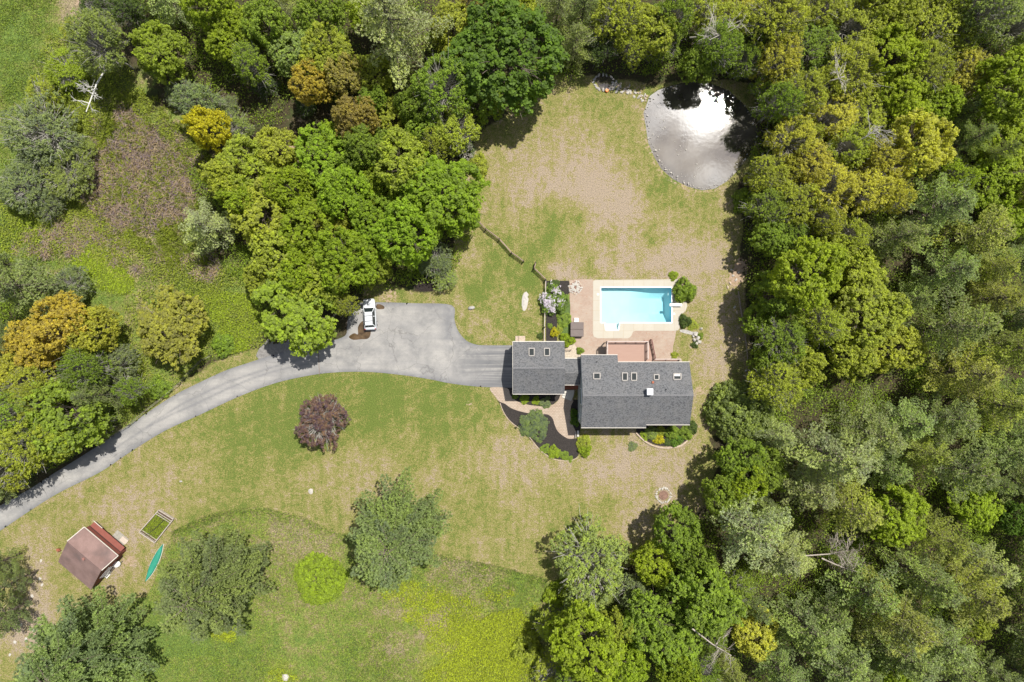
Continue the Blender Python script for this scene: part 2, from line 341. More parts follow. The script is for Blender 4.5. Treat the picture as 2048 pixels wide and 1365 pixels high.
def drive():
    lo = catmull(ROAD_LO, 5); up = catmull(ROAD_UP, 5)
    poly = W(lo + up)
    xs = np.arange(-84, .75, .25); ys = np.arange(-36, 7, .25); X, Y = np.meshgrid(xs, ys)
    d = sdist(X.ravel(), Y.ravel(), poly).reshape(X.shape)
    # grid vertices near the border are snapped onto it so that the outline is clean
    gy, gx = np.gradient(d, .25); g = np.hypot(gx, gy) + 1e-6
    near = np.abs(d) < .22; X2 = np.where(near, X - d * gx / g, X); Y2 = np.where(near, Y - d * gy / g, Y)
    keep = d > -.22
    nx = len(xs); ny = len(ys); I, J = np.meshgrid(np.arange(nx - 1), np.arange(ny - 1)); a = (J * nx + I).ravel()
    kf = keep.ravel(); Fq = np.stack([a, a + 1, a + nx + 1, a + nx], 1); Fq = Fq[kf[Fq].all(1)]
    used = np.unique(Fq); mp = -np.ones(nx * ny, int); mp[used] = np.arange(len(used)); Fq = mp[Fq]
    V = np.stack([X2.ravel(), Y2.ravel(), np.full(X.size, .035)], 1)[used]
    dd = d.ravel()[used]; edge = np.clip(1 - dd / .7, 0, 1) * .9
    edge = np.maximum(edge, np.exp(-((V[:, 0] - P2(897, 0)[0]) / 1.2) ** 2) * (V[:, 1] > P2(0, 680)[1]) * .7)
    # wheel lines on the lane
    lane = np.exp(-((dd - 1.75) / .16) ** 2) * (V[:, 0] < P2(620, 0)[0])
    edge = np.clip(edge, 0, 1)
    me = np_mesh('driveway', V, Fq, dict(edge=edge, track=lane, gar=np.clip((V[:, 0] - P2(900, 0)[0]) / 6, 0, 1))); o = link('driveway', me, MAT['asphalt']); tag(o, kind='structure')
    sheet('gravel_turnout', catmull([(512,712),(520,696),(545,672),(580,664),(625,672),(650,684),(632,690),(600,696),(576,704),(540,715),(520,722)], 4), .022, simple('gravel', (.2, .19, .18), .9, .3, 3, bump=.6))
    mb = MB(); mb.bar(P(636, 689, .03), P(639, 752, .03), .07, .03); tag(mb.build('asphalt_joint', simple('crack', (.16, .11, .08), .9)), kind='structure')
drive()
# puddles
pt = NT('puddle_mud'); f = pt.noise(pt.pos(), 1.2, 4)
pt.bsdf(Base_Color=pt.mix(pt.mr(f, .35, .65), (.06, .038, .02), (.13, .085, .045)), Roughness=.12)
PUD = [(724,650),(727,642),(735,644),(742,652),(742,672),(738,680),(722,681),(712,681),(700,680),(697,673),(708,666),(714,670),(716,660)]
tag(sheet('puddle', catmull([(722,645),(731,642),(741,650),(741,670),(735,678),(722,679),(706,680),(698,674),(708,667),(716,669),(716,655)], 4, True), .043, pt.m, .004), kind='structure')
tag(sheet('puddle', catmull([(753,610),(760,609),(768,613),(768,618),(758,619),(753,617)], 4, True), .043, pt.m, .004), kind='structure')
# brick paths, patio, concrete pool deck
t = NT('brick_paver'); p = t.pos()
br = t.n('ShaderNodeTexBrick', {'Vector': p, 'Scale': 1.0, 'Color1': (.36, .27, .2, 1), 'Color2': (.43, .33, .26, 1), 'Mortar': (.24, .19, .14, 1), 'Mortar Size': .03, 'Brick Width': .42, 'Row Height': .24})
c = t.mix(t.mr(t.noise(p, .7, 4), .35, .65, 0, .5), br.outputs[0], (.42, .35, .28)); t.bsdf(Base_Color=c, Roughness=.9)
t = NT('patio_paver'); p = t.pos()
br = t.n('ShaderNodeTexBrick', {'Vector': p, 'Scale': 1.0, 'Color1': (.34, .25, .195, 1), 'Color2': (.39, .30, .24, 1), 'Mortar': (.28, .19, .14, 1), 'Mortar Size': .02, 'Brick Width': .3, 'Row Height': .2})
c = t.mix(t.mr(t.noise(p, .5, 5, .7), .38, .68, 0, .75), br.outputs[0], (.40, .335, .27)); c = t.mix(t.mr(t.noise(p, 4, 3), .55, .7, 0, .5), c, (.33, .16, .09)); t.bsdf(Base_Color=c, Roughness=.92)
t = NT('deck_concrete'); p = t.pos()
br = t.n('ShaderNodeTexBrick', {'Vector': p, 'Scale': 1.0, 'Color1': (.43, .40, .34, 1), 'Color2': (.46, .43, .365, 1), 'Mortar': (.40, .33, .24, 1), 'Mortar Size': .025, 'Brick Width': 1.52, 'Row Height': 1.52})
br.offset = 0
c = t.mix(t.mr(t.noise(p, .9, 5, .7), .4, .7, 0, .5), br.outputs[0], (.42, .37, .29)); c = t.mix(t.mr(t.noise(p, 7, 4), .55, .75, 0, .4), c, (.42, .33, .2)); t.bsdf(Base_Color=c, Roughness=.85)
mulch = simple('bark_mulch', (.034, .028, .025), .95, .6, 9, bump=1.)
path = catmull([(980,776),(990,793),(998,803),(1010,808),(1023,817),(1044,824),(1072,829),(1094,829),(1105,837),(1109,849),(1115,862),(1126,872),(1139,878),(1153,875),(1153,866),(1146,852),(1141,830),(1142,812),(1146,800),(1124,789),(1117,800),(1107,809),(1087,813),(1062,811),(1036,804),(1021,791),(1014,777)], 4, True)
sheet('front_path', path, .06, MAT['brick_paver'])
sheet('mulch_bed', catmull([(1000,806),(1013,809),(1023,817),(1044,824),(1072,829),(1094,829),(1105,837),(1109,849),(1115,862),(1126,872),(1139,878),(1156,878),(1160,890),(1156,912),(1140,920),(1112,918),(1092,908),(1074,892),(1062,874),(1044,858),(1024,846),(1010,830)], 4, True), .03, mulch)
sheet('mulch_bed', [(1014,776),(1021,791),(1036,804),(1062,811),(1087,813),(1107,809),(1117,800),(1124,789),(1124,770),(1030,770)], .034, mulch)
sheet('mulch_bed', [(1146,800),(1142,812),(1141,830),(1146,852),(1153,866),(1160,866),(1165,800)], .034, mulch)
sheet('mulch_bed', [(1092,562),(1138,562),(1140,585),(1114,610),(1114,688),(1092,688)], .03, mulch)
sheet('mulch_bed', catmull([(1272,862),(1285,876),(1300,886),(1318,892),(1340,893),(1362,888),(1378,874),(1384,852),(1290,848)], 4, True), .03, mulch)
GR = simple('garden_grass', (.085, .13, .03), .95, .4, 5, bump=.8)
sheet('garden_grass', catmull([(1114,612),(1124,600),(1139,600),(1140,640),(1138,668),(1122,668),(1118,655),(1115,635)], 3, True), .05, GR)
def ring_sheet(name, outer, inner, z, th, mat):
    b = bmesh.new(); rings = []
    for poly, zz in ((outer, z), (inner, z), (inner, z - th), (outer, z - th)):
        vs = [b.verts.new((x, y, zz)) for x, y in poly]; rings.append(vs)
    es = []
    for vs in rings[:2]: es += [b.edges.new((vs[i], vs[(i + 1) % len(vs)])) for i in range(len(vs))]
    bmesh.ops.triangle_fill(b, edges=es, use_beauty=True)
    for A, B in ((rings[1], rings[2]), (rings[3], rings[0])):
        for i in range(len(A)):
            b.faces.new((A[i], A[(i + 1) % len(A)], B[(i + 1) % len(A)], B[i]))
    bmesh.ops.recalc_face_normals(b, faces=b.faces)
    me = bpy.data.meshes.new(name); b.to_mesh(me); b.free(); return link(name, me, mat)
POOL = [(1201,575),(1343.5,575),(1343.5,646),(1239,646),(1237,661),(1212,661),(1209.5,646),(1201,646)]
DECKC = [(1186,563),(1190,560),(1240,560),(1300,559.5),(1354,559),(1358,561),(1359,567),(1355,576),(1349,586),(1348,594),(1355,600),(1366,600),(1373,605),(1374.5,612),(1371,622),(1360,632),(1359,645),(1359,656),(1356,661),(1348,662),(1300,662),(1272,662),(1266,664),(1262,673),(1256,677),(1240,677),(1195,677),(1188,674),(1185.5,668)]
tag(ring_sheet('pool_deck', W(DECKC), W(POOL), .07, .15, MAT['deck_concrete']), kind='structure')
_pd = W(DECKC)
sheet('patio', [(1139,561),(1154,559),(1185,559),(1192,662),(1192,672),(1250,672),(1275,650),(1352,655),(1350,676),(1346,695),(1345,735),(1163,735),(1160,708),(1150,690),(1143,676),(1140,640)], .045, MAT['patio_paver'])
# the concrete lies 25 mm above the pavers; keep the hole free of pavers
bpy.data.objects.remove(bpy.data.objects['patio'])
sheet('patio', [(1139,561),(1154,559),(1187,559),(1187,670),(1196,675),(1255,675),(1265,661),(1275,660),(1353,658),(1350,676),(1346,695),(1345,735),(1163,735),(1160,708),(1150,690),(1143,676),(1140,640)], .045, MAT['patio_paver'])
sheet('pebble_bed', catmull([(1129,690),(1140,678),(1150,688),(1160,706),(1162,722),(1128,720)], 3, True), .04, simple('pale_gravel', (.45, .38, .3), .9, .3, 8, bump=.8))
sheet('stone_path', catmull([(1360,660),(1372,660),(1384,664),(1394,664),(1396,669),(1384,670),(1370,667),(1361,664)], 3, True), .04, simple('stepping_stone', (.36, .34, .32), .9, .25, 3))
# ---- pond and brook water
wt = NT('pond_water'); p = wt.pos()
murk = wt.mix(wt.mr(wt.noise(p, .2, 3), .35, .65), (.035, .03, .024), (.10, .088, .068))
bsd = wt.n('ShaderNodeBsdfPrincipled', {'Base Color': murk, 'Roughness': .02, 'IOR': 1.33})
gl = wt.n('ShaderNodeBsdfGlossy', {'Roughness': .03, 'Color': (1, 1, 1)})
bp = wt.bump(wt.ma('ADD', wt.noise(p, 1.6, 3), wt.ma('MULTIPLY', wt.noise(p, 7, 2), .3)), .10, .03)
wt.set(bsd, 'Normal', bp); wt.set(gl, 'Normal', bp)
ms = wt.n('ShaderNodeMixShader', {0: .10, 1: bsd.outputs[0], 2: gl.outputs[0]}); wt.t.links.new(ms.outputs[0], wt.out.inputs[0])
def water(name, poly, z):
    q = catmull(poly, 5, True); mb = MB(); mb.prism(W(q), z - .05, z); o = mb.build(name, wt.m); return tag(o, kind='structure')
water('pond_water', [(CX + (x - 1400) * 1.06 + 376, CY + (y - 272) * 1.06 - 410.5) for x, y in POND], -.18)
water('brook_water', BROOK, -.12)
# ------------------------------------------------------------------ vegetation generators
def norm(v): return v / (np.linalg.norm(v, axis=1, keepdims=True) + 1e-9)
def kites(C, N, s, rng, asp=.62, bend=.15):
    n = len(C); N = norm(N); T = norm(np.cross(N, rng.normal(size=(n, 3)))); B = np.cross(N, T)
    s = np.asarray(s).reshape(-1, 1) * np.ones((n, 1))
    V = np.stack([C + T * s, C + B * s * asp + N * s * bend, C - T * s * .8, C - B * s * asp + N * s * bend], 1).reshape(-1, 3)
    Fq = np.arange(4 * n).reshape(n, 4); return V, Fq
def blades(C, D, ln, wd, rng):
    n = len(C); D = norm(D); T = norm(np.cross(D, rng.normal(size=(n, 3))))
    ln = np.asarray(ln).reshape(-1, 1); 
    V = np.stack([C - T * wd * .5, C + D * ln * .6 - T * wd, C + D * ln, C + D * ln * .6 + T * wd], 1).reshape(-1, 3)
    return V, np.arange(4 * n).reshape(n, 4)
def leaf_mat(name, trans=.35, rough=.55, obj=True, col=None, var=.5, second=None):
    t = NT(name); a = t.attr('tone')
    base = t.n('ShaderNodeObjectInfo').outputs['Color'] if obj else t.n('ShaderNodeRGB').outputs[0]
    if not obj: base.default_value = col + (1,)
    k = t.mr(a, 0, 1, 1 - var, 1 + var)
    kk = t.n('ShaderNodeCombineColor', {0: t.mr(a, 0, 1, 1 - var * .95, 1 + var * 1.0), 1: k, 2: t.mr(a, 0, 1, 1.1, .9)}).outputs[0]
    c = t.mix(1., base, kk, 'MULTIPLY')
    if second: c = t.mix(t.mr(t.attr('tone2'), .5, .6), c, second)
    b = t.n('ShaderNodeBsdfPrincipled', {'Base Color': c, 'Roughness': rough, 'Specular IOR Level': .25})
    tr = t.n('ShaderNodeBsdfTranslucent', {'Color': t.mix(1., c, (1.25, 1.15, .6), 'MULTIPLY')})
    m = t.n('ShaderNodeMixShader', {0: trans, 1: b.outputs[0], 2: tr.outputs[0]}); t.t.links.new(m.outputs[0], t.out.inputs[0]); return t.m
LEAF = leaf_mat('leaf', .5); NEEDLE = leaf_mat('needle', .32, .6, var=.38)
BARK = simple('bark', (.13, .105, .085), .95, .35, 5, bump=.5); PALEBARK = simple('pale_bark', (.36, .34, .31), .9, .3, 5)
def limbs(mb, base, top, r0, rng, tips, r1=.05):
    pts = [Vector(base)]; n = 5; base = Vector(base); top = Vector(top)
    for i in range(1, n + 1):
        q = base.lerp(top, i / n); q += Vector((rng.normal() * .12, rng.normal() * .12, 0)) * (i < n); pts.append(q)
    mb.tube(pts, [r0 + (r1 - r0) * i / n for i in range(n + 1)], 7)
    for tp in tips:
        f = rng.uniform(.3, .75); a = base.lerp(top, f); tp = Vector(tp); mid = a.lerp(tp, .5) + Vector((rng.normal() * .2, rng.normal() * .2, .15))
        rr = (r0 + (r1 - r0) * f) * .55
        mb.tube([a, mid, tp], [rr, rr * .6, .03], 5, False)
        for _ in range(2):
            e = tp + Vector(rng.normal(size=3) * .7); mb.tube([mid, mid.lerp(e, .6) + Vector(rng.normal(size=3) * .12), e], [rr * .4, .03, .012], 4, False)
def broad(seed, R=5., zc=5.6, hv=3.6, nl=14, ncl=1250, lpc=14, leaf=.165, rc=.28, skew=.0, open_=.0, limbw=.22, pale=False, low=.25):
    rng = np.random.default_rng(seed)
    # lobes
    th = rng.uniform(0, 2 * PI, nl); rr = R * .62 * np.sqrt(rng.random(nl)); 
    zz = zc + hv * (.55 * (1 - (rr / R) ** 2) + rng.uniform(-.35, .15, nl))
    LC = np.stack([rr * np.cos(th), rr * np.sin(th), zz], 1); LR = R * rng.uniform(.22, .46, nl)
    LC = np.vstack([LC, [[0, 0, zc]]]); LR = np.append(LR, R * .55)
    # make the outline reach R in an uneven way
    k = 11; ta = np.arange(k) / k * 2 * PI + rng.uniform(-.25, .25, k); ra = R * rng.uniform(.5, .86, k)
    LC = np.vstack([LC, np.stack([ra * np.cos(ta), ra * np.sin(ta), zc + hv * rng.uniform(-.35, .25, k)], 1)]); LR = np.append(LR, R * rng.uniform(.14, .32, k))
    m = ncl * 5; li = rng.choice(len(LR), m, p=LR ** 2 / (LR ** 2).sum()); d = norm(rng.normal(size=(m, 3)) + [0, 0, low])
    C = LC[li] + d * LR[li][:, None] * [1, 1, .85] * rng.uniform(.76, 1.12, (m, 1)); nz_ = sum(np.sin(C @ rng.normal(size=3) * q + rng.uniform(0, 6)) for q in (.9, 1.1, 1.4, 1.8)); C0 = C; keep = nz_ > -1.35; C = C[keep]; d = d[keep]; li = li[keep]
    dist = np.linalg.norm((C[:, None, :] - LC[None]) / [1, 1, .85], axis=2) - LR[None]
    C = C[(dist.min(1) > -.4 * R * .3)]; d2 = C - [0, 0, zc - hv * .5]
    C = C[rng.permutation(len(C))[:ncl]]; d2 = norm(C - [0, 0, zc - hv * .5]); n = len(C)
    # leaves
    tone_c = rng.random(n)
    cr = rc * rng.uniform(.6, 1.25, n)
    idx = np.repeat(np.arange(n), lpc); g = norm(rng.normal(size=(len(idx), 3)) + [0, 0, .35]) * rng.uniform(.55, 1.1, (len(idx), 1))
    Pn = C[idx] + g * cr[idx][:, None] * [1, 1, .7]
    N = g * .6 + np.array([0, 0, 1.25]) + rng.normal(size=g.shape) * .45
    V, Fq = kites(Pn, N, leaf * rng.uniform(.6, 1.25, len(idx)), rng)
    tone = np.clip(.55 * tone_c[idx] + .45 * rng.random(len(idx)), 0, 1)
    me = np_mesh('crown', V, Fq, dict(tone=np.repeat(tone, 4))); me.materials.append(LEAF)
    mb = MB(); tips = [LC[i] + rng.normal(size=3) * .3 for i in range(0, len(LC), 1)]
    if open_: tips += [C[i] for i in rng.choice(n, int(open_), replace=False)]
    limbs(mb, (0, 0, -.6), (0, 0, zc + hv * .5), limbw, rng, tips)
    tm = bmesh_to(mb, 'trunk', PALEBARK if pale else BARK); return me, tm
def bmesh_to(mb, name, mat):
    me = bpy.data.meshes.new(name); mb.b.to_mesh(me); mb.b.free(); me.materials.append(mat); return me
def pine(seed, R=5., Ht=13., z0=2.2, dz=1.1, ex=.62, gap=.14, dens=1., droop=.1, av=(.62, 1.2)):
    """whorls of separate boughs; every bough is a flat feathery plume with side twigs, so that from above the tree reads as a star"""
    rng = np.random.default_rng(seed); TC = []; TD = []; TT = []; mb = MB()
    mb.tube([(0, 0, -.6), (rng.normal() * .1, rng.normal() * .1, Ht * .5), (0, 0, Ht)], [.26, .16, .03], 7)
    z = z0; asym = rng.uniform(*av, 9)
    while z < Ht - .3:
        f = (z - z0) / (Ht - z0); Lm = R * (1 - f) ** ex * (0.7 + .3 * min(1, f / .15)) + .3
        nb = int(rng.integers(5, 8)); a0 = rng.uniform(0, 2 * PI)
        for b in range(nb):
            if rng.random() < gap: continue
            a = a0 + 2 * PI * b / nb + rng.normal() * .2; L_ = Lm * rng.uniform(.6, 1.12) * asym[int(a / (2 * PI) * 9) % 9]; zb = z + rng.normal() * .25
            dirh = np.array([math.cos(a), math.sin(a), 0.]); side = np.array([-math.sin(a), math.cos(a), 0.]); bend = rng.normal() * .12; bt = rng.random()
            lift = rng.uniform(.15, .38)
            def at(q): return dirh * L_ * q + side * bend * L_ * q * q + np.array([0, 0, zb + L_ * (lift * q - droop * q * q)])
            mb.tube([at(q) for q in (0, .25, .5, .75, 1)], [.07, .055, .04, .03, .012], 4, False)
            q = .22
            while q <= 1.02:
                pc = at(q); wl = (.18 + .25 * L_ * max(0., 1 - q) ** .6 * min(1, q * 2)) * rng.uniform(.75, 1.25)
                TC.append(pc); TD.append(dirh + [0, 0, .45]); TT.append(bt)
                for sg in (-1, 1):
                    tdv = side * sg * .75 + dirh * .66; m = max(1, int(round(wl * 2.6 * dens)))
                    for u in range(1, m + 1):
                        TC.append(pc + tdv * wl * u / m + rng.normal(size=3) * .05 + [0, 0, .06 * u]); TD.append(tdv + [0, 0, .45]); TT.append(bt)
                q += .42 / max(L_, .8) / dens
        z += dz * rng.uniform(.8, 1.2) * (1 - .45 * f)
    for k in range(6): TC.append(np.array([0, 0, Ht - .25 * k])); TD.append(np.array([0, 0, 1.])); TT.append(.8)
    TC = np.array(TC); TD = norm(np.array(TD)); TT = np.array(TT); n = len(TC); per = 21
    idx = np.repeat(np.arange(n), per)
    D = TD[idx] * .95 + rng.normal(size=(len(idx), 3)) * .5
    V, Fq = blades(TC[idx] - TD[idx] * .12, D, rng.uniform(.17, .34, len(idx)), .034, rng)
    tone = np.clip(.5 * TT[idx] + .2 * rng.random(n)[idx] + .3 * rng.random(len(idx)), 0, 1)
    me = np_mesh('crown', V, Fq, dict(tone=np.repeat(tone, 4))); me.materials.append(NEEDLE)
    return me, bmesh_to(mb, 'trunk', BARK)
def shrub(seed, R=1.5, Hh=1.3, ncl=150, lpc=24, leaf=.12, rc=.26, lumpy=.25):
    rng = np.random.default_rng(seed); m = ncl
    d = norm(rng.normal(size=(m, 3)) * [1, 1, .8] + [0, 0, .35]); d[:, 2] = np.abs(d[:, 2])
    ang = np.arctan2(d[:, 1], d[:, 0]); lob = 1 + lumpy * np.sin(ang * 3 + seed) * .6 + lumpy * np.sin(ang * 5 + seed * 2) * .4
    C = d * [R, R, Hh] * (lob * rng.uniform(.72, .98, m))[:, None] + [0, 0, .15]
    idx = np.repeat(np.arange(m), lpc); g = norm(rng.normal(size=(len(idx), 3)) + [0, 0, .3])
    Pn = C[idx] + g * (rc * rng.uniform(.5, 1.1, len(idx)))[:, None] * [1, 1, .75]
    V, Fq = kites(Pn, g * .8 + [0, 0, .8] + rng.normal(size=g.shape) * .4, leaf * rng.uniform(.6, 1.25, len(idx)), rng)
    tc = rng.random(m); tone = np.clip(.5 * tc[idx] + .5 * rng.random(len(idx)), 0, 1)
    me = np_mesh('foliage', V, Fq, dict(tone=np.repeat(tone, 4))); me.materials.append(LEAF)
    mb = MB()
    for i in range(7):
        c = C[int(rng.integers(m))]; mb.tube([(0, 0, -.2), (c[0] * .45, c[1] * .45, c[2] * .5), tuple(c * .95)], [.045, .03, .01], 5, False)
    return me, bmesh_to(mb, 'stems', BARK)
def bare(seed, R=3.5, Ht=7., nb=10, r0=.11, flat=False):
    rng = np.random.default_rng(seed); mb = MB()
    top = Vector((.5, .3, Ht)); mb.tube([(0, 0, -.5), (.15, 0, Ht * .5), top], [r0, r0 * .7, .04], 7)
    def rec(a, d, L_, r, dep):
        m = a + d * L_ * .5 + Vector(rng.normal(size=3)) * L_ * .07; e = a + d * L_ + Vector(rng.normal(size=3)) * L_ * .12
        mb.tube([a, m, e], [r, r * .75, r * .4], 5, False)
        if dep:
            for _ in range(4):
                f = rng.uniform(.35, 1); st = a.lerp(e, f); dd = (d + Vector(rng.normal(size=3)) * .55); dd.z *= .5; rec(st, dd.normalized(), L_ * rng.uniform(.35, .6), r * .5, dep - 1)
    for i in range(nb):
        f = rng.uniform(.45, 1); a = Vector((.15 * f, 0, 0)).lerp(top, f); th = rng.uniform(0, 2 * PI); d = Vector((math.cos(th), math.sin(th), rng.uniform(.05, .6))).normalized()
        rec(a, d, R * rng.uniform(.4, .8), r0 * .4, 2)
    return bmesh_to(mb, 'branches', PALEBARK)

PRO = {}
for i in range(4): PRO['M%d' % i] = broad(10 + i)                                             # dense maples
for i in range(3): PRO['O%d' % i] = broad(30 + i, ncl=1350, lpc=11, leaf=.13, rc=.25, nl=20, open_=150, pale=True, limbw=.16, low=.4)   # looser, fine-leaved, limbs show
for i in range(2): PRO['A%d' % i] = broad(40 + i, zc=3.4, hv=2.4, ncl=1100, lpc=13, leaf=.115, rc=.26, nl=18, open_=90, pale=True, low=.35)   # low wide apple-like
for i in range(4): PRO['P%d' % i] = pine(50 + i)
for i in range(2): PRO['W%d' % i] = pine(60 + i, R=5, Ht=11.5, z0=2.2, dz=.5, droop=.14, ex=.40, gap=.0, dens=1.35, av=(.9, 1.08))     # wide low pines, branches to the ground
PRO['K0'] = shrub(70, 5., 4.4, 1150, 26, .15, .36, .08)  # low round tree, crown to the ground
PRO['K1'] = broad(71, R=5, zc=3.2, hv=3.2, ncl=1200, lpc=12, leaf=.12, rc=.25, nl=18, open_=70, low=.2, pale=True)
for i in range(3): PRO['S%d' % i] = shrub(80 + i)
DIM = {'M': (5, 5.6), 'O': (5, 5.6), 'A': (5, 3.6), 'P': (5, 5.2), 'W': (5, 4.6), 'K': (5, 3.2), 'S': (1.5, .6)}
COLR = dict(
 bright=((.29, .39, .03), 'bright yellow-green'), lime=((.29, .38, .04), 'lime green'), fresh=((.25, .37, .03), 'rich green'), green=((.24, .34, .045), 'mid green'), deep=((.14, .25, .03), 'deep green'),
 olive=((.36, .42, .055), 'olive green'), gold=((.47, .48, .07), 'golden olive'), yellow=((.52, .50, .03), 'yellow'), orange=((.44, .38, .06), 'orange tinged'), rust=((.34, .30, .075), 'rusty brown'),
 pale=((.29, .37, .10), 'pale green'), grey=((.23, .29, .12), 'grey-green'), dark=((.11, .165, .04), 'dark green'),
 pine=((.37, .46, .165), 'grey-green'), ppale=((.46, .54, .235), 'pale silvery'), pdark=((.30, .37, .14), 'dark grey-green'), pyel=((.46, .51, .13), 'yellowish green'),
 red=((.2, .08, .07), 'dark red'))
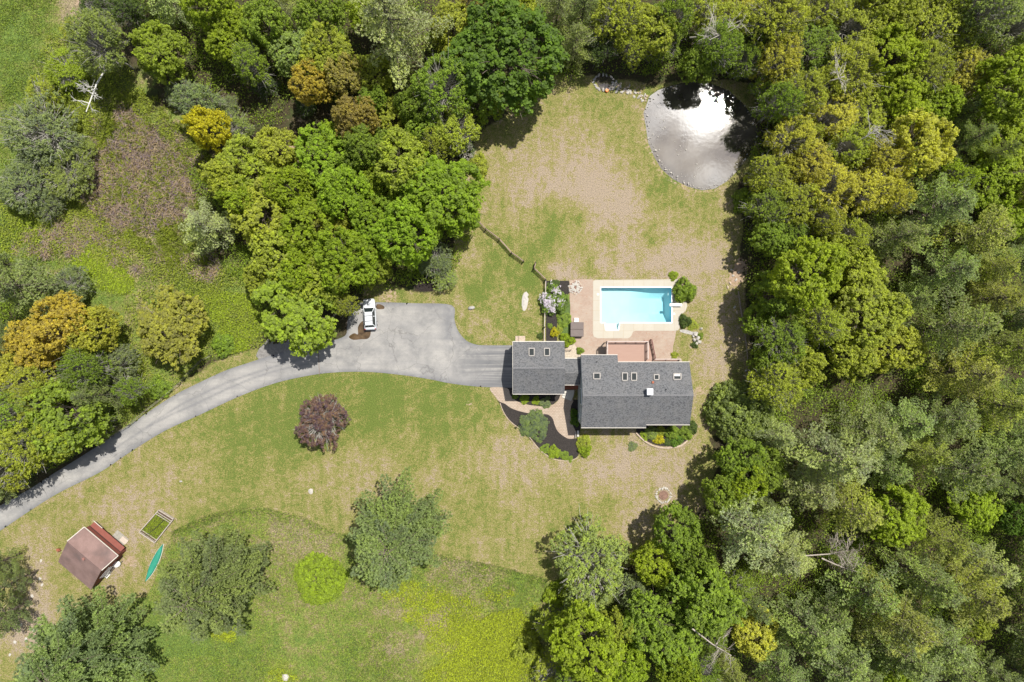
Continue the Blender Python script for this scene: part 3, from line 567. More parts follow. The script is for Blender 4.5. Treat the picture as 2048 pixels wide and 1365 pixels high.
# ------------------------------------------------------------------ trees: photo x, y, radius (pixels), kind, colour
TREES = '''
320,105,55,M,lime;205,95,58,O,pale;135,140,48,A,lime;85,195,42,A,olive;150,60,30,A,olive
90,265,72,A,grey;45,375,58,A,grey;140,345,52,A,pale;78,315,50,A,grey;95,408,34,A,grey;165,300,34,A,pale
190,10,34,A,dark;255,20,36,O,dark;350,12,56,P,ppale;300,-20,40,P,pdark;470,70,62,M,bright;425,15,48,M,bright;590,110,50,M,pale;535,55,48,M,green;505,130,38,O,green;560,20,42,P,ppale;640,25,50,M,green;650,110,52,M,olive;620,165,40,M,orange;690,150,42,M,rust;735,30,40,M,bright
790,70,95,P,ppale;745,150,40,M,olive;885,175,58,O,green;830,215,40,M,green;905,55,46,M,olive;900,105,28,M,olive;950,20,34,O,rust;1017,110,102,M,deep;1150,95,52,P,pine;1115,25,52,P,pine;1165,30,50,P,pdark;1235,40,52,O,olive;1300,60,50,M,olive;1330,90,38,O,green;1265,95,34,O,olive
395,205,44,O,grey;355,190,30,A,grey;420,262,42,M,yellow;468,255,38,A,pale;455,215,26,A,grey;530,170,28,A,dark
712,240,48,M,rust;790,235,34,M,olive;850,260,38,M,green;965,205,46,M,green;905,255,48,O,olive;870,290,30,O,olive;660,270,26,M,bright;930,300,20,S,grey;955,330,22,S,olive
650,315,60,M,fresh;500,345,58,M,olive;550,300,45,M,olive;450,360,42,M,olive;430,460,58,P,ppale;525,425,62,M,olive;585,375,42,M,bright;690,385,55,M,fresh;735,300,48,M,green;750,440,56,M,fresh;800,320,56,M,olive;765,370,46,M,bright;885,390,86,M,fresh;815,470,58,M,fresh;610,460,58,M,bright;560,510,55,M,olive;655,445,50,M,olive;690,520,58,M,bright;635,570,55,M,olive;590,619,86,M,lime;740,525,48,M,lime;870,520,42,A,grey;888,557,26,A,pale;695,612,24,O,olive;520,560,34,M,olive;600,540,40,M,bright;480,400,40,M,bright
60,575,78,P,pdark;20,530,55,P,pdark;140,575,48,A,grey;70,690,56,M,orange;130,650,56,M,orange;195,655,46,M,gold;25,745,36,M,gold;348,655,76,M,gold
230,735,52,A,grey;170,700,34,O,olive;215,790,44,P,pdark;60,770,50,O,olive;30,830,55,O,green;90,800,40,O,olive;135,830,72,M,green;175,740,44,O,green;60,884,60,O,olive;20,920,55,O,olive;118,880,46,M,olive;265,780,28,O,green;318,778,22,S,green;445,690,22,S,green;190,850,30,O,green;10,680,40,P,pdark
0,972,44,P,pdark;0,1125,46,P,pdark;25,1165,36,P,pdark;15,1225,44,P,pdark;-60,1000,44,P,pdark
192,1290,100,W,pine;444,1154,100,W,pine;800,1063,96,W,pine;632,1167,50,K,lime;1178,1122,82,K,pale
90,1350,50,W,pine
1395,130,38,M,green;1430,95,44,O,green;1465,50,44,O,olive;1400,20,44,O,olive;1350,35,38,O,green;1545,45,60,O,olive;1555,125,52,O,gold;1490,130,30,O,green;1510,90,36,O,green;1620,100,55,O,green;1700,60,60,O,olive;1640,20,50,O,olive;1780,30,58,M,olive;1855,50,60,O,olive;1775,115,58,M,bright;1700,150,60,O,olive;1845,140,52,O,olive;1960,20,60,O,pale;2025,55,52,O,pale;1935,150,52,O,gold;2010,170,65,M,bright;1875,215,45,M,bright;1800,205,52,M,bright;1725,240,52,O,olive;1650,240,52,O,gold;1600,190,48,O,olive;1556,212,40,O,green;1578,285,46,O,gold;1532,350,38,O,olive;1620,330,50,O,gold;1830,290,60,M,gold;1765,320,52,O,gold;1945,225,44,P,pine;1920,290,40,P,pine;2015,290,58,M,bright;1985,365,60,M,bright;1900,365,38,O,bright;1725,385,50,O,gold;1660,390,50,O,gold;1590,410,46,O,olive;1535,420,42,O,green;1690,300,46,O,olive;1540,480,38,M,green;1780,395,36,O,gold;1550,20,40,O,gold;1530,180,30,O,green
1850,425,72,P,pine;1775,480,62,P,pine;1930,475,74,P,pyel;2010,440,46,M,bright;2020,525,62,P,pine;1870,545,62,P,pine;1612,545,72,M,bright;1545,590,48,M,green;1720,545,48,M,olive;1735,630,68,M,olive;1780,700,54,M,olive;1885,655,75,P,pine;1965,600,60,P,pyel;1995,695,66,P,pyel;1905,745,64,P,pyel;1560,680,50,O,green;1605,735,46,M,olive;1640,650,44,O,olive;1705,715,46,M,olive;1510,640,30,M,green;1665,500,40,M,olive;1820,600,44,P,pine;1960,540,50,P,pyel;1695,470,34,O,olive;1530,720,34,M,green
1494,830,70,K,pale;1550,770,48,O,olive;1640,905,88,P,ppale;1725,865,74,P,pine;1800,840,64,P,pine;1870,830,62,P,pine;1955,805,66,P,pyel;2025,790,56,P,pine;1550,870,48,P,ppale;1530,940,46,M,green;1480,920,44,M,green;1435,985,36,M,green;1475,1035,96,P,ppale;1545,1095,76,P,ppale;1605,970,66,P,ppale;1680,1010,70,P,pyel;1785,1025,62,M,bright;1880,925,74,P,pine;1945,1005,54,M,bright;1995,900,62,P,pine;2030,960,46,P,pdark;1860,1065,60,P,pyel;1350,1060,48,M,green;1310,1130,44,M,bright;1395,1120,40,M,green;1410,1195,66,M,green;1265,1185,42,A,grey;1305,1240,56,M,green;1175,1290,76,M,bright;1235,1250,36,M,olive;1110,1335,44,A,olive;1250,1335,48,M,bright;1345,1290,56,M,green;1510,1265,52,M,gold;1420,1260,36,O,green;1450,1330,46,P,pyel;1600,1240,76,P,pine;1550,1330,60,P,pine;1715,1170,74,P,pine;1760,1215,84,P,pyel;1830,1145,68,P,pine;1900,1165,74,P,pyel;1965,1130,54,P,ppale;1655,1310,78,P,pine;1780,1290,76,P,pine;1860,1270,70,P,pine;1905,1330,62,P,pine;1948,1240,34,M,olive;1800,1345,46,M,bright;1980,1340,52,P,pine;2035,1345,46,P,pine;1720,1345,60,P,pine;1645,1215,50,P,pine;1150,1210,30,A,pale;1490,960,40,M,bright;2030,1040,34,M,deep;2020,870,50,P,pine;1360,1345,44,M,bright;1115,1190,26,S,bright;1055,1300,30,S,olive;1525,1010,36,P,pine;1830,900,50,P,pyel;1770,940,48,P,pine;1960,960,40,P,pine;1400,1335,40,O,green
2115,1180,80,P,pine;2115,1290,80,P,pine;2120,1070,80,P,pine;2110,960,70,P,pine;2100,1380,70,P,pine;2100,620,70,P,pine;2090,440,60,P,pine;1205,95,34,O,dark;610,215,22,A,dark;745,205,30,M,green;690,300,30,M,bright;1035,20,40,M,olive
1105,1250,34,O,olive;1150,1355,40,O,green;1210,1190,26,A,pale;1460,1180,44,O,green;1500,1200,40,P,pine
1575,5,40,O,olive;1735,0,40,O,olive;1905,90,40,O,olive;1660,170,42,O,olive;1745,180,36,O,olive;1890,5,40,O,olive;2040,120,30,O,olive;1610,270,34,O,olive;1475,10,34,O,gold;1960,320,30,P,pine;1580,340,34,O,gold;1640,440,36,O,olive;1490,400,24,S,green;1580,470,34,O,green;2045,380,36,M,olive
'''
KIND = dict(M='broadleaf tree', O='airy broadleaf tree', A='spreading leafy bush', P='pine', W='bushy pine', K='round tree', S='bush')
NAME = dict(M='broadleaf_tree', O='airy_tree', A='leafy_bush', P='pine_tree', W='pine_tree', K='round_tree', S='bush')
CAT = dict(M='tree', O='tree', A='bush', P='pine tree', W='pine tree', K='tree', S='bush')
REG = [(-200,-200,400,240,'by the meadow at the top left'),(400,-200,560,200,'along the top edge left of the pale pine'),(560,-200,720,200,'among the trees just left of the big pale pine'),(720,-200,930,235,'around the big pale pine at the top'),(930,-200,1120,235,'beside the darkest round tree at the top'),(1120,-200,1345,180,'above the brook stones'),
 (-200,240,230,450,'in the grey thicket at the left edge'),(340,190,560,300,'on the bank above the dead reeds'),(600,200,1000,345,'in the row above the car thicket'),(380,300,600,470,'right of the dead reeds'),(600,300,780,470,'in the middle of the car thicket'),(780,300,1000,580,'at the lawn side of the car thicket'),(500,470,780,700,'in the thicket above the parked car'),
 (-200,500,460,730,'near the orange tree at the left'),(-200,730,480,960,'on the left bank above the drive'),(-200,960,130,1400,'at the left edge below the drive'),(130,1000,1020,1500,'on the lower meadow'),
 (1345,-200,1520,240,'at the upper edge of the pond'),(1500,-200,1680,140,'in the wood upper right of the pond'),(1680,-200,1820,260,'in the upper right wood, inner part'),(1820,-200,2200,200,'in the top right corner'),(1820,200,2200,400,'at the right edge below the top corner'),(1500,140,1680,400,'right of the pond'),(1680,260,1820,400,'two crowns right of the pond'),
 (1480,400,1640,620,'on the wood edge right of the pool'),(1640,400,1800,600,'in the wood right of the pool'),(1800,400,2200,580,'at the right edge level with the pool'),(1480,620,1700,790,'on the wood edge right of the deck'),(1700,600,1840,790,'in the wood right of the deck'),(1840,580,2200,790,'at the right edge level with the deck'),
 (1400,790,1600,1000,'right of the house corner'),(1600,790,1780,1060,'in the pines right of the house'),(1780,790,1900,1080,'deep in the wood right of the house'),(1900,790,2200,1080,'at the right edge level with the house'),
 (1380,1000,1620,1160,'below the fire ring wood edge'),(1020,1000,1300,1230,'at the lower lawn edge'),(1280,1000,1460,1230,'between the round lawn tree and the pale pines'),(1020,1230,1300,1500,'at the bottom beside the yellow weeds'),(1300,1160,1560,1500,'at the bottom right of centre'),(1560,1100,1740,1500,'in the bottom right pines, left side'),(1740,1080,1880,1500,'in the bottom right pines, middle'),(2080,-200,2300,1500,'just past the right edge of the wood'),(1880,1080,2080,1500,'in the bottom right corner')]
HAND = {(1017,110):'very large deep green round tree beside the lawn at the top', (590,619):'lime green round tree overhanging the bend of the drive', (348,655):'golden brown tree standing alone above the drive', (430,460):'silvery pine between the dead reeds and the green thicket',
 (320,105):'lime green tree by itself beside the white fallen birch', (712,240):'rusty brown round tree in the gap above the thicket', (885,390):'large bright green tree at the head of the rail fence', (192,1290):'big grey-green pine below the red shed',
 (444,1154):'big spreading pine beside the green canoe', (800,1063):'big round pine alone in the middle of the lower lawn', (632,1167):'small lime green dome tree on the lower meadow', (1178,1122):'pale green round tree at the lower lawn edge', (790,70):'big pale silvery pine at the top',
 (1494,830):'pale green round tree close to the right end of the house', (1475,1035):'large silvery pine reaching toward the stone fire ring', (420,262):'small yellow tree above the dead reeds', (1785,1025):'bright green tree enclosed by pines near the fallen branches', (1830,290):'large golden olive tree in the wood right of the pond', (1612,545):'large bright green tree at the wood edge right of the pool',
 (870,520):'grey-green bush over the black mulch circle', (1640,905):'largest silvery pine in the wood right of the house', (1510,1265):'golden tree among the pines at the bottom right of centre'}
def ordinal(i, n):
    W_ = ['first','second','third','fourth','fifth','sixth','seventh','eighth','ninth','tenth','eleventh','twelfth']
    if n == 2: return ('left one', 'right one')[i]
    return W_[i] + ' from left' if 0 < i < n - 1 else ('leftmost' if i == 0 else 'rightmost')
def plant_trees():
    L_ = []
    for ln in TREES.strip().splitlines():
        for it in ln.split(';'):
            x, y, r, k, c = it.split(','); L_.append((int(x), int(y), int(r), k, c))
    random.seed(4); labs = {}
    for x, y, r, k, c in L_:
        sz = 'small ' if r < 38 else ('large ' if r > 68 else '')
        reg = next((q[4] for q in REG if q[0] <= x < q[2] and q[1] <= y < q[3]), 'beyond the meadow')
        labs.setdefault('%s%s %s %s' % (sz, COLR[c][1], KIND[k], reg), []).append((x, y))
    name = {}
    for s, v in labs.items():
        v = [q for q in v if q not in HAND]; v.sort()
        for i, q in enumerate(v): name[q] = s if len(v) == 1 else s + ', ' + ordinal(i, len(v))
    name.update(HAND)
    for q in name.values():
        if len(q.replace(',', '').split()) > 16: print('LONG', q)
    cnt = {}
    for x, y, r, k, c in L_:
        protos = [q for q in PRO if q[0] == k]; pk = protos[cnt.get(k, 0) % len(protos)]; cnt[k] = cnt.get(k, 0) + 1
        R0, z0 = DIM[k]; Rw = r * .0705; sx = Rw / R0 * 1.06
        hs = sx * {'M': 1.25, 'O': 1.3, 'A': 1.05, 'P': 1.05, 'W': 1.1, 'K': 1.15, 'S': 1.}[k]
        forest = x > 1500 or y < 140
        if k in 'MO': hs = max(hs, 1.0) if r > 35 else max(hs, .75)
        if k in 'MO': hs *= random.uniform(.85, 1.3)
        if k == 'P': hs = max(hs, .85) * random.uniform(.9, 1.2)
        if (x, y) in ((885, 390), (1017, 110)): hs = sx * 1.0
        if (x, y) == (590, 619): hs = sx * .85
        if (x, y) == (348, 655): hs = sx * .8
        b = P(x, y, z0 * hs)
        rz = random.uniform(0, 6.28)
        kf = random.uniform(.88, 1.12); col = [min(1, q * kf * random.uniform(.97, 1.03)) for q in {(632, 1167): (.28, .37, .04), (590, 619): (.27, .36, .04), (348, 655): (.30, .32, .06), (800, 1063): (.26, .34, .12), (444, 1154): (.27, .34, .12), (192, 1290): (.25, .33, .12)}.get((x, y), COLR[c][0])]
        o = empty(NAME[k], (b.x, b.y, -.05), rz, name[(x, y)], CAT[k], 'trees and bushes around the clearing'); o.scale = (sx, sx * random.uniform(.92, 1.08), hs)
        for me, nm_ in zip(PRO[pk], ('foliage' if k in 'AS' else 'crown', 'stems' if k in 'AS' else 'trunk')):
            q = link(nm_, me, None, o)
            if nm_ in ('foliage', 'crown'): q.color = (*col, 1)
plant_trees()
# red-leaved ornamental on the front lawn, bare twigs showing
def one(name, proto, px, py, r, col, label, cat, hs=None, leafn=None, scale0=None, group=None):
    R0, z0 = DIM[proto[0]]; sx = r * .074 / R0 * 1.05; h_ = sx if hs is None else hs; b = P(px, py, z0 * h_ * .8)
    o = empty(name, (b.x, b.y, 0), (px * 7 % 63) / 10, label, cat, group); o.scale = (sx, sx, h_)
    q = link('foliage', PRO[proto][0], None, o); q.color = (*col, 1); link('stems', PRO[proto][1], None, o); return o
def redtree():
    me, tm = broad(200, R=5, zc=2.8, hv=2.4, ncl=520, lpc=18, leaf=.16, rc=.34, nl=14, open_=140, pale=True, low=.2, limbw=.2)
    PRO['K9'] = (me, tm); one('ornamental_tree', 'K9', 648, 843, 54, (.20, .13, .11), 'dark red leaved round tree alone on the front lawn', 'tree')
redtree()
# dead trees, fallen limbs, white birch
def lying(name, seed, px, py, R, Ht, rz, z, label, tilt=1.25, mat=PALEBARK, cat='dead branch', sc=1., nb=9):
    me = bare(seed, R, Ht, nb); me.materials.clear(); me.materials.append(mat)
    o = link(name, me); b = P(px, py, z); o.location = b; o.rotation_euler = (0, tilt, rz); o.scale = (sc,) * 3
    return tag(o, label, cat)
WOODW = simple('bleached_wood', (.5, .46, .4), .85, .2, 4); WOODG = simple('grey_dead_wood', (.38, .33, .29), .9, .3, 4)
lying('dead_tree', 300, 1385, 75, 4.6, 5.5, -.5, 6.5, 'bare white branched dead tree above the pond', .6, WOODW, 'dead tree', nb=12)
lying('dead_tree', 301, 1645, 165, 3.4, 3.0, -.2, 8.5, 'bare white branches sticking out of the wood beyond the pond', .5, WOODW, 'dead tree')
lying('dead_tree', 302, 1710, 285, 3.4, 3.0, .4, 8.8, 'bare pale branches in the golden tree right of the pond', .5, PALEBARK, 'dead tree')
lying('fallen_branches', 303, 1610, 1112, 4.0, 7.0, .1, 4.5, 'pile of grey fallen branches among the pines at lower right', 1.45, WOODG, 'branches', nb=26)
lying('fallen_branches', 306, 1650, 1120, 3.4, 5.0, -.4, 4.5, 'brown dead boughs at the right end of the fallen branch pile', 1.4, WOODG, 'branches', nb=14)
lying('fallen_branches', 304, 1390, 1262, 3.2, 6.0, -.65, 9.5, 'grey dead limb lying across the trees at the bottom', 1.5, WOODG, 'branches', nb=12)
lying('birch_tree', 305, 222, 118, 2.0, 6.0, -1.85, 5.0, 'leaning white birch with bare twigs at top left', 1.2, simple('birch_bark', (.62, .6, .55), .8, .2, 3), 'tree', sc=1.5, nb=6)
lying('dead_shrub', 307, 925, 312, 1.6, 1.5, 0, .8, 'bare whitish dead shrub at the upper left lawn edge', .2, WOODW, 'shrub', nb=14)

# ------------------------------------------------------------------ ground cover nobody could count
def cards(name, pts, zlo, zhi, size, label, cat, col, seed, up=1.2, mat=None, var=.5):
    rng = np.random.default_rng(seed); n = len(pts)
    C = np.stack([pts[:, 0], pts[:, 1], rng.uniform(zlo, zhi, n)], 1)
    V, Fq = kites(C, rng.normal(size=(n, 3)) * .6 + [0, 0, up], size * rng.uniform(.6, 1.3, n), rng)
    me = np_mesh(name, V, Fq, dict(tone=np.repeat(rng.random(n), 4))); o = link(name, me, mat or LEAF); o.color = (*col, 1)
    return tag(o, label, cat, kind='stuff')
rg = np.random.default_rng(77)
def clumpy(poly, n, k, s, seed):
    """points gathered in k soft patches inside a polygon"""
    r = np.random.default_rng(seed); c = scatter(r, poly, k); q = c[r.integers(k, size=n)] + r.normal(size=(n, 2)) * s * r.uniform(.4, 1.2, (n, 1)); wp = W(poly)
    return q[sdist(q[:, 0], q[:, 1], wp) > 0]
cards('yellow_weeds', np.concatenate([clumpy([(900,1330),(925,1260),(985,1225),(1040,1215),(1070,1260),(1065,1420),(860,1420)], 30000, 200, 1.1, 1), clumpy([(840,1420),(860,1220),(960,1170),(1090,1190),(1085,1420)], 9000, 60, .7, 17), clumpy([(750,1170),(830,1160),(900,1180),(960,1250),(1000,1300),(880,1290),(780,1220)], 9000, 70, .8, 2), clumpy([(845,1340),(900,1320),(920,1400),(840,1400)], 2500, 25, .6, 3), clumpy([(515,1420),(530,1345),(560,1335),(600,1345),(620,1420)], 2600, 20, .5, 4), clumpy([(415,1245),(450,1235),(480,1255),(470,1285),(425,1280)], 1500, 15, .4, 5)]), .03, .35, .11, 'yellow-green leafy weeds spreading over the lower meadow', 'weeds', (.38, .45, .04), 11)
cards('green_weeds', np.concatenate([clumpy([(140,500),(200,480),(270,560),(270,590),(215,590),(150,540)], 9000, 60, .7, 6), clumpy([(330,600),(420,580),(520,590),(530,650),(500,700),(420,720),(440,650)], 14000, 90, .8, 7), clumpy([(80,180),(110,100),(180,90),(200,170),(120,230),(60,220)], 7000, 50, .8, 8), clumpy([(0,430),(90,400),(120,480),(50,530),(0,520)], 6000, 50, .8, 9)]), .03, .35, .11, 'bright green weeds in patches on the left meadow', 'weeds', (.34, .44, .045), 12)
cards('low_scrub', np.concatenate([clumpy([(100,60),(210,40),(300,200),(420,300),(400,330),(250,210),(180,260),(60,230),(80,120)], 16000, 110, 1.0, 51), clumpy([(380,520),(560,560),(540,690),(420,720),(250,850),(200,780),(250,600)], 16000, 110, 1.0, 52), clumpy([(0,400),(170,400),(200,440),(420,540),(420,600),(300,560),(150,500),(0,540)], 14000, 100, 1.0, 53), clumpy([(130,200),(240,180),(220,260),(170,310),(180,400),(120,300)], 7000, 50, .9, 54)]), .03, .6, .12, 'olive green scrub between the reeds and the meadow', 'scrub', (.30, .36, .06), 15)
def meadow_edge():
    r = np.random.default_rng(91); q = catmull([(345,1062),(400,1035),(450,1022),(520,1016),(600,1033),(690,1068),(800,1088),(880,1108),(1000,1133),(1092,1158)], 40); q = np.array([P2(*a) for a in q])
    idx = r.integers(len(q), size=4200); c = q[idx] + r.normal(size=(4200, 2)) * .12 + [0, -1] * (np.abs(r.normal(size=(4200, 1))) * .7 + .05)
    D = r.normal(size=(4200, 3)) * [.5, .5, .2] + [0, 0, .9]; V, Fq = blades(np.stack([c[:, 0], c[:, 1], np.zeros(4200)], 1), D, r.uniform(.2, .45, 4200), .04, r)
    o = link('edge_grass', np_mesh('edge_grass', V, Fq, dict(tone=np.repeat(r.random(4200), 4))), MAT['grass_blade']); o.color = (.17, .25, .045, 1); tag(o, 'taller dark green grass along the curved mown edge', 'grass', kind='stuff')
def reeds():
    r = np.random.default_rng(21); q = np.concatenate([scatter(r, REED, 15000), clumpy([(120,440),(240,440),(290,480),(440,500),(440,570),(300,560),(200,520),(60,520)], 5000, 26, .7, 71), clumpy([(200,180),(420,300),(420,400),(160,400)], 4000, 26, .7, 72), clumpy([(10,480),(120,440),(180,500),(60,540)], 1500, 8, .6, 73)]); n = len(q); th = r.uniform(0, 2 * PI, n)
    D = np.stack([np.cos(th), np.sin(th), r.uniform(-.05, .5, n)], 1); C = np.stack([q[:, 0], q[:, 1], r.uniform(.05, .4, n)], 1)
    V, Fq = blades(C, D, r.uniform(.4, 1.1, n), .035, r)
    me = np_mesh('dead_reeds', V, Fq, dict(tone=np.repeat(r.random(n), 4))); o = link('dead_reeds', me, NEEDLE); o.color = (.38, .30, .235, 1)
    tag(o, 'flattened dead brown reeds covering the wet hollow', 'reeds', kind='stuff')
    # sedge tussocks: fans of green blades
    poly = [(160,180),(300,190),(420,300),(410,420),(430,520),(380,560),(300,520),(180,440),(140,380),(160,290)]
    c = scatter(r, poly, 170); keep = []
    for a in c: keep.append(a)
    c = np.array(keep); k = 150; idx = np.repeat(np.arange(len(c)), k); rad = np.repeat(r.uniform(.35, 1.3, len(c)), k)
    th = r.uniform(0, 2 * PI, len(idx)); rr = np.sqrt(r.random(len(idx))) * rad
    C = np.stack([c[idx, 0] + rr * np.cos(th), c[idx, 1] + rr * np.sin(th), r.uniform(0, .25, len(idx))], 1)
    D = np.stack([np.cos(th + r.normal(size=len(idx)) * .8), np.sin(th), np.full(len(idx), .9)], 1)
    V, Fq = blades(C, D, r.uniform(.35, .8, len(idx)), .045, r); me = np_mesh('sedge_grass', V, Fq, dict(tone=np.repeat(.5 * r.random(len(c))[idx] + .5 * r.random(len(idx)), 4))); o = link('sedge_grass', me, NEEDLE); o.color = (.27, .33, .04, 1)
    tag(o, 'green sedge tufts growing through the dead reeds', 'grass', kind='stuff')
reeds()
def grass():
    r = np.random.default_rng(31)
    q = np.concatenate([clumpy(MEADOW_E, 120000, 2500, .9, 61), clumpy(MEADOW_L, 120000, 2500, .9, 62)]); n = len(q)
    D = r.normal(size=(n, 3)) * [.8, .8, .2] + [0, 0, .6]; C = np.stack([q[:, 0], q[:, 1], np.zeros(n)], 1)
    V, Fq = blades(C, D, r.uniform(.15, .42, n), .04, r); me = np_mesh('meadow_grass', V, Fq, dict(tone=np.repeat(r.random(n), 4))); o = link('meadow_grass', me, leaf_mat('grass_blade', .3, .7, var=.6)); o.color = (.21, .29, .05, 1)
    tag(o, 'long uneven meadow grass on the left and lower meadows', 'grass', kind='stuff')
grass()
meadow_edge()
def brush():
    r = np.random.default_rng(41)
    poly = [(1480,400),(1560,0),(2100,-50),(2100,1420),(1100,1420),(1150,1230),(1300,1130),(1420,1010),(1460,900),(1500,760)]
    top = [(240,-40),(1600,-40),(1480,160),(1180,150),(1000,230),(930,290),(600,190),(560,260),(440,270),(300,150)]
    wl = [(380,330),(900,300),(960,450),(900,560),(720,590),(560,660),(420,500)]; ll = [(-60,560),(250,640),(300,800),(230,870),(0,1000),(-60,1000)]
    q = np.concatenate([clumpy(poly, 200000, 1500, 1.2, 42), clumpy(top, 60000, 400, 1.2, 43), clumpy(wl, 36000, 260, 1.1, 44), clumpy(ll, 36000, 260, 1.1, 45)])
    cards('undergrowth', q, .05, 1.6, .12, 'dark green undergrowth filling the gaps between the trees', 'undergrowth', (.24, .34, .04), 13)
brush()
# ------------------------------------------------------------------ house
SH = NT('shingle'); p = SH.pos()
br = SH.n('ShaderNodeTexBrick', {'Vector': p, 'Scale': 1.0, 'Color1': (.06, .063, .07, 1), 'Color2': (.14, .143, .15, 1), 'Mortar': (.11, .11, .118, 1), 'Mortar Size': .012, 'Brick Width': .3, 'Row Height': .14, 'Bias': -.1})
vo = SH.n('ShaderNodeTexVoronoi', {'Vector': SH.scalevec(p, (7.5, 9.5, 8)), 'Scale': 1.0}, feature='F1').outputs['Color']
sv = SH.n('ShaderNodeSeparateColor', {0: vo}).outputs[0]
c = SH.mix(SH.mr(sv, .1, .95, 0, 1), br.outputs[0], (.155, .157, .163)); c = SH.mix(SH.mr(sv, .0, .35, .75, 0), c, (.055, .057, .064))
c = SH.mix(SH.mr(SH.noise(p, .8, 4), .4, .7, 0, .25), c, (.2, .19, .18))
b = SH.bsdf(Base_Color=c, Roughness=.92); SH.set(b, 'Normal', SH.bump(SH.ma('ADD', sv, br.outputs['Fac']), .35, .02))
SIDE = NT('siding'); p = SIDE.pos(); z = SIDE.n('ShaderNodeSeparateXYZ', {0: p}).outputs[2]
ln = SIDE.mr(SIDE.ma('FRACT', SIDE.ma('MULTIPLY', z, 7.)), 0, .12); c = SIDE.mix(ln, (.16, .18, .19), (.33, .37, .39)); SIDE.bsdf(Base_Color=c, Roughness=.7)
TRIM = simple('white_trim', (.60, .56, .50), .5, .06); GLASS = NT('skylight_glass'); GLASS.bsdf(Base_Color=(.035, .04, .04), Roughness=.06)
FRAME = simple('skylight_frame', (.33, .305, .28), .5, .1); DARK = simple('dark_metal', (.02, .02, .022), .5, .2); WHITE = simple('white_paint', (.75, .74, .72), .45, .05); BRICKR = simple('red_wood', (.30, .10, .055), .8, .2, 4)
house = empty('house', (9.0, -7, 0), 0, 'grey shingled house with attached garage, skylights and white chimney cap', 'house')
def hp(o):  # keep world placement under the house empty
    o.parent = house; o.location = -house.location; return o
def gable(name, x0, x1, yt, zt, yr, zr, yb, zb, over=.0, th=.14, extra=None):
    """roof of two slopes, ridge along x"""
    mb = MB()
    mb.slab([(x0, yr, zr), (x1, yr, zr), (x1, yt, zt), (x0, yt, zt)], th)
    mb.slab([(x0, yb, zb), (x1, yb, zb), (x1, yr, zr), (x0, yr, zr)], th)
    if extra: extra(mb)
    return hp(mb.build(name, SH.m))
def roofpt(px, py, yr, zr, ye, ze):
    """where the view ray through a photo pixel meets the slope from ridge (yr, zr) to eave (ye, ze)"""
    z = zr
    for _ in range(40):
        y = (CY - py) * (H - z) / F; z = zr + (ze - zr) * (y - yr) / (ye - yr)
    return (px - CX) * (H - z) / F, (CY - py) * (H - z) / F, z
# garage: eaves 3.7 m, ridge 6.2 m
GX0, GX1 = .14, 7.57; GYT, GYR, GYB = -.11, -3.81, -7.65; GZE, GZR = 3.8, 5.65
gable('garage_roof', GX0, GX1, GYT, GZE, GYR, GZR, GYB, GZE)
def walls(name, x0, x1, y0, y1, zt, peak=None, mat=None):
    mb = MB(); mb.box(((x0 + x1) / 2, (y0 + y1) / 2, zt / 2), (x1 - x0, y1 - y0, zt))
    if peak:
        yr, zr = peak; mb.b.verts.ensure_lookup_table()
        mb.slab([(x0, y0, zt), (x1, y0, zt), (x1, y0, zt), ], .0) if False else None
        for x in (x0, x1):
            s = .12 if x == x0 else -.12
            a = [(x, y0, zt), (x, y1, zt), (x, yr, zr)]; bq = [(x + s, q[1], q[2]) for q in a]
            mb.face(a); mb.face(bq)
            for i in range(3): mb.face([a[i], a[(i + 1) % 3], bq[(i + 1) % 3], bq[i]])
    return hp(mb.build(name, mat or SIDE.m))
walls('garage_wall', GX0 + .12, GX1 - .15, GYB + .35, GYT - .3, GZE - .2, ((GYR), GZR - .2))
mb = MB()
for x in (2.6, 2.6): pass
for yy in (-2.15, -5.45): mb.box((GX0 + .09, yy, 1.1), (.06, 2.5, 2.2))
hp(mb.build('garage_door', WHITE))
def fascia(pts, w_=.13, h_=.13, name='fascia', mat=None):
    mb = MB()
    for a, bq in zip(pts, pts[1:]): mb.bar(a, bq, w_, h_)
    return hp(mb.build(name, mat or TRIM))
fascia([(GX0 - .02, GYT + .05, GZE - .03), (GX1, GYT + .05, GZE - .03)], .09); fascia([(GX0, GYB - .03, GZE - .05), (GX1, GYB - .03, GZE - .05)], .07)
fascia([(GX0 - .05, GYB, GZE - .09), (GX0 - .05, GYR, GZR - .09)], .05, .12); fascia([(GX0 - .05, GYT, GZE - .09), (GX0 - .05, GYR, GZR - .09)], .05, .12)
# main house
MX0, MX1 = 9.86, 25.33; MYR, MZR = -7.57, 7.2; MYB, MZB = -12.34, 4.95; MYT, MZT = -3.0, 5.3; MYW, MZW = -2.0, 4.88
XJ = (1235 - CX) * (H - MZW) / F; XK = 18.9 + .55
ybj = MYR + (MYB - MYR) * .907; zbj = MZR + (MZB - MZR) * .907
mb = MB()
mb.slab([(MX0, MYR, MZR), (XJ, MYR, MZR), (XJ, MYW, MZW), (MX0, MYW, MZW)], .15)
mb.slab([(XJ, MYR, MZR), (MX1, MYR, MZR), (MX1 - .1, MYT, MZT), (XJ, MYT, MZT)], .15)
XK = (1292.6 - CX) * (H - zbj) / F
mb.slab([(MX0, MYB, MZB), (XK, MYB, MZB), (XK, MYR, MZR), (MX0, MYR, MZR)], .15)
mb.slab([(XK, ybj, zbj), (MX1, ybj, zbj), (MX1, MYR, MZR), (XK, MYR, MZR)], .15)
mroof = hp(mb.build('main_roof', SH.m))
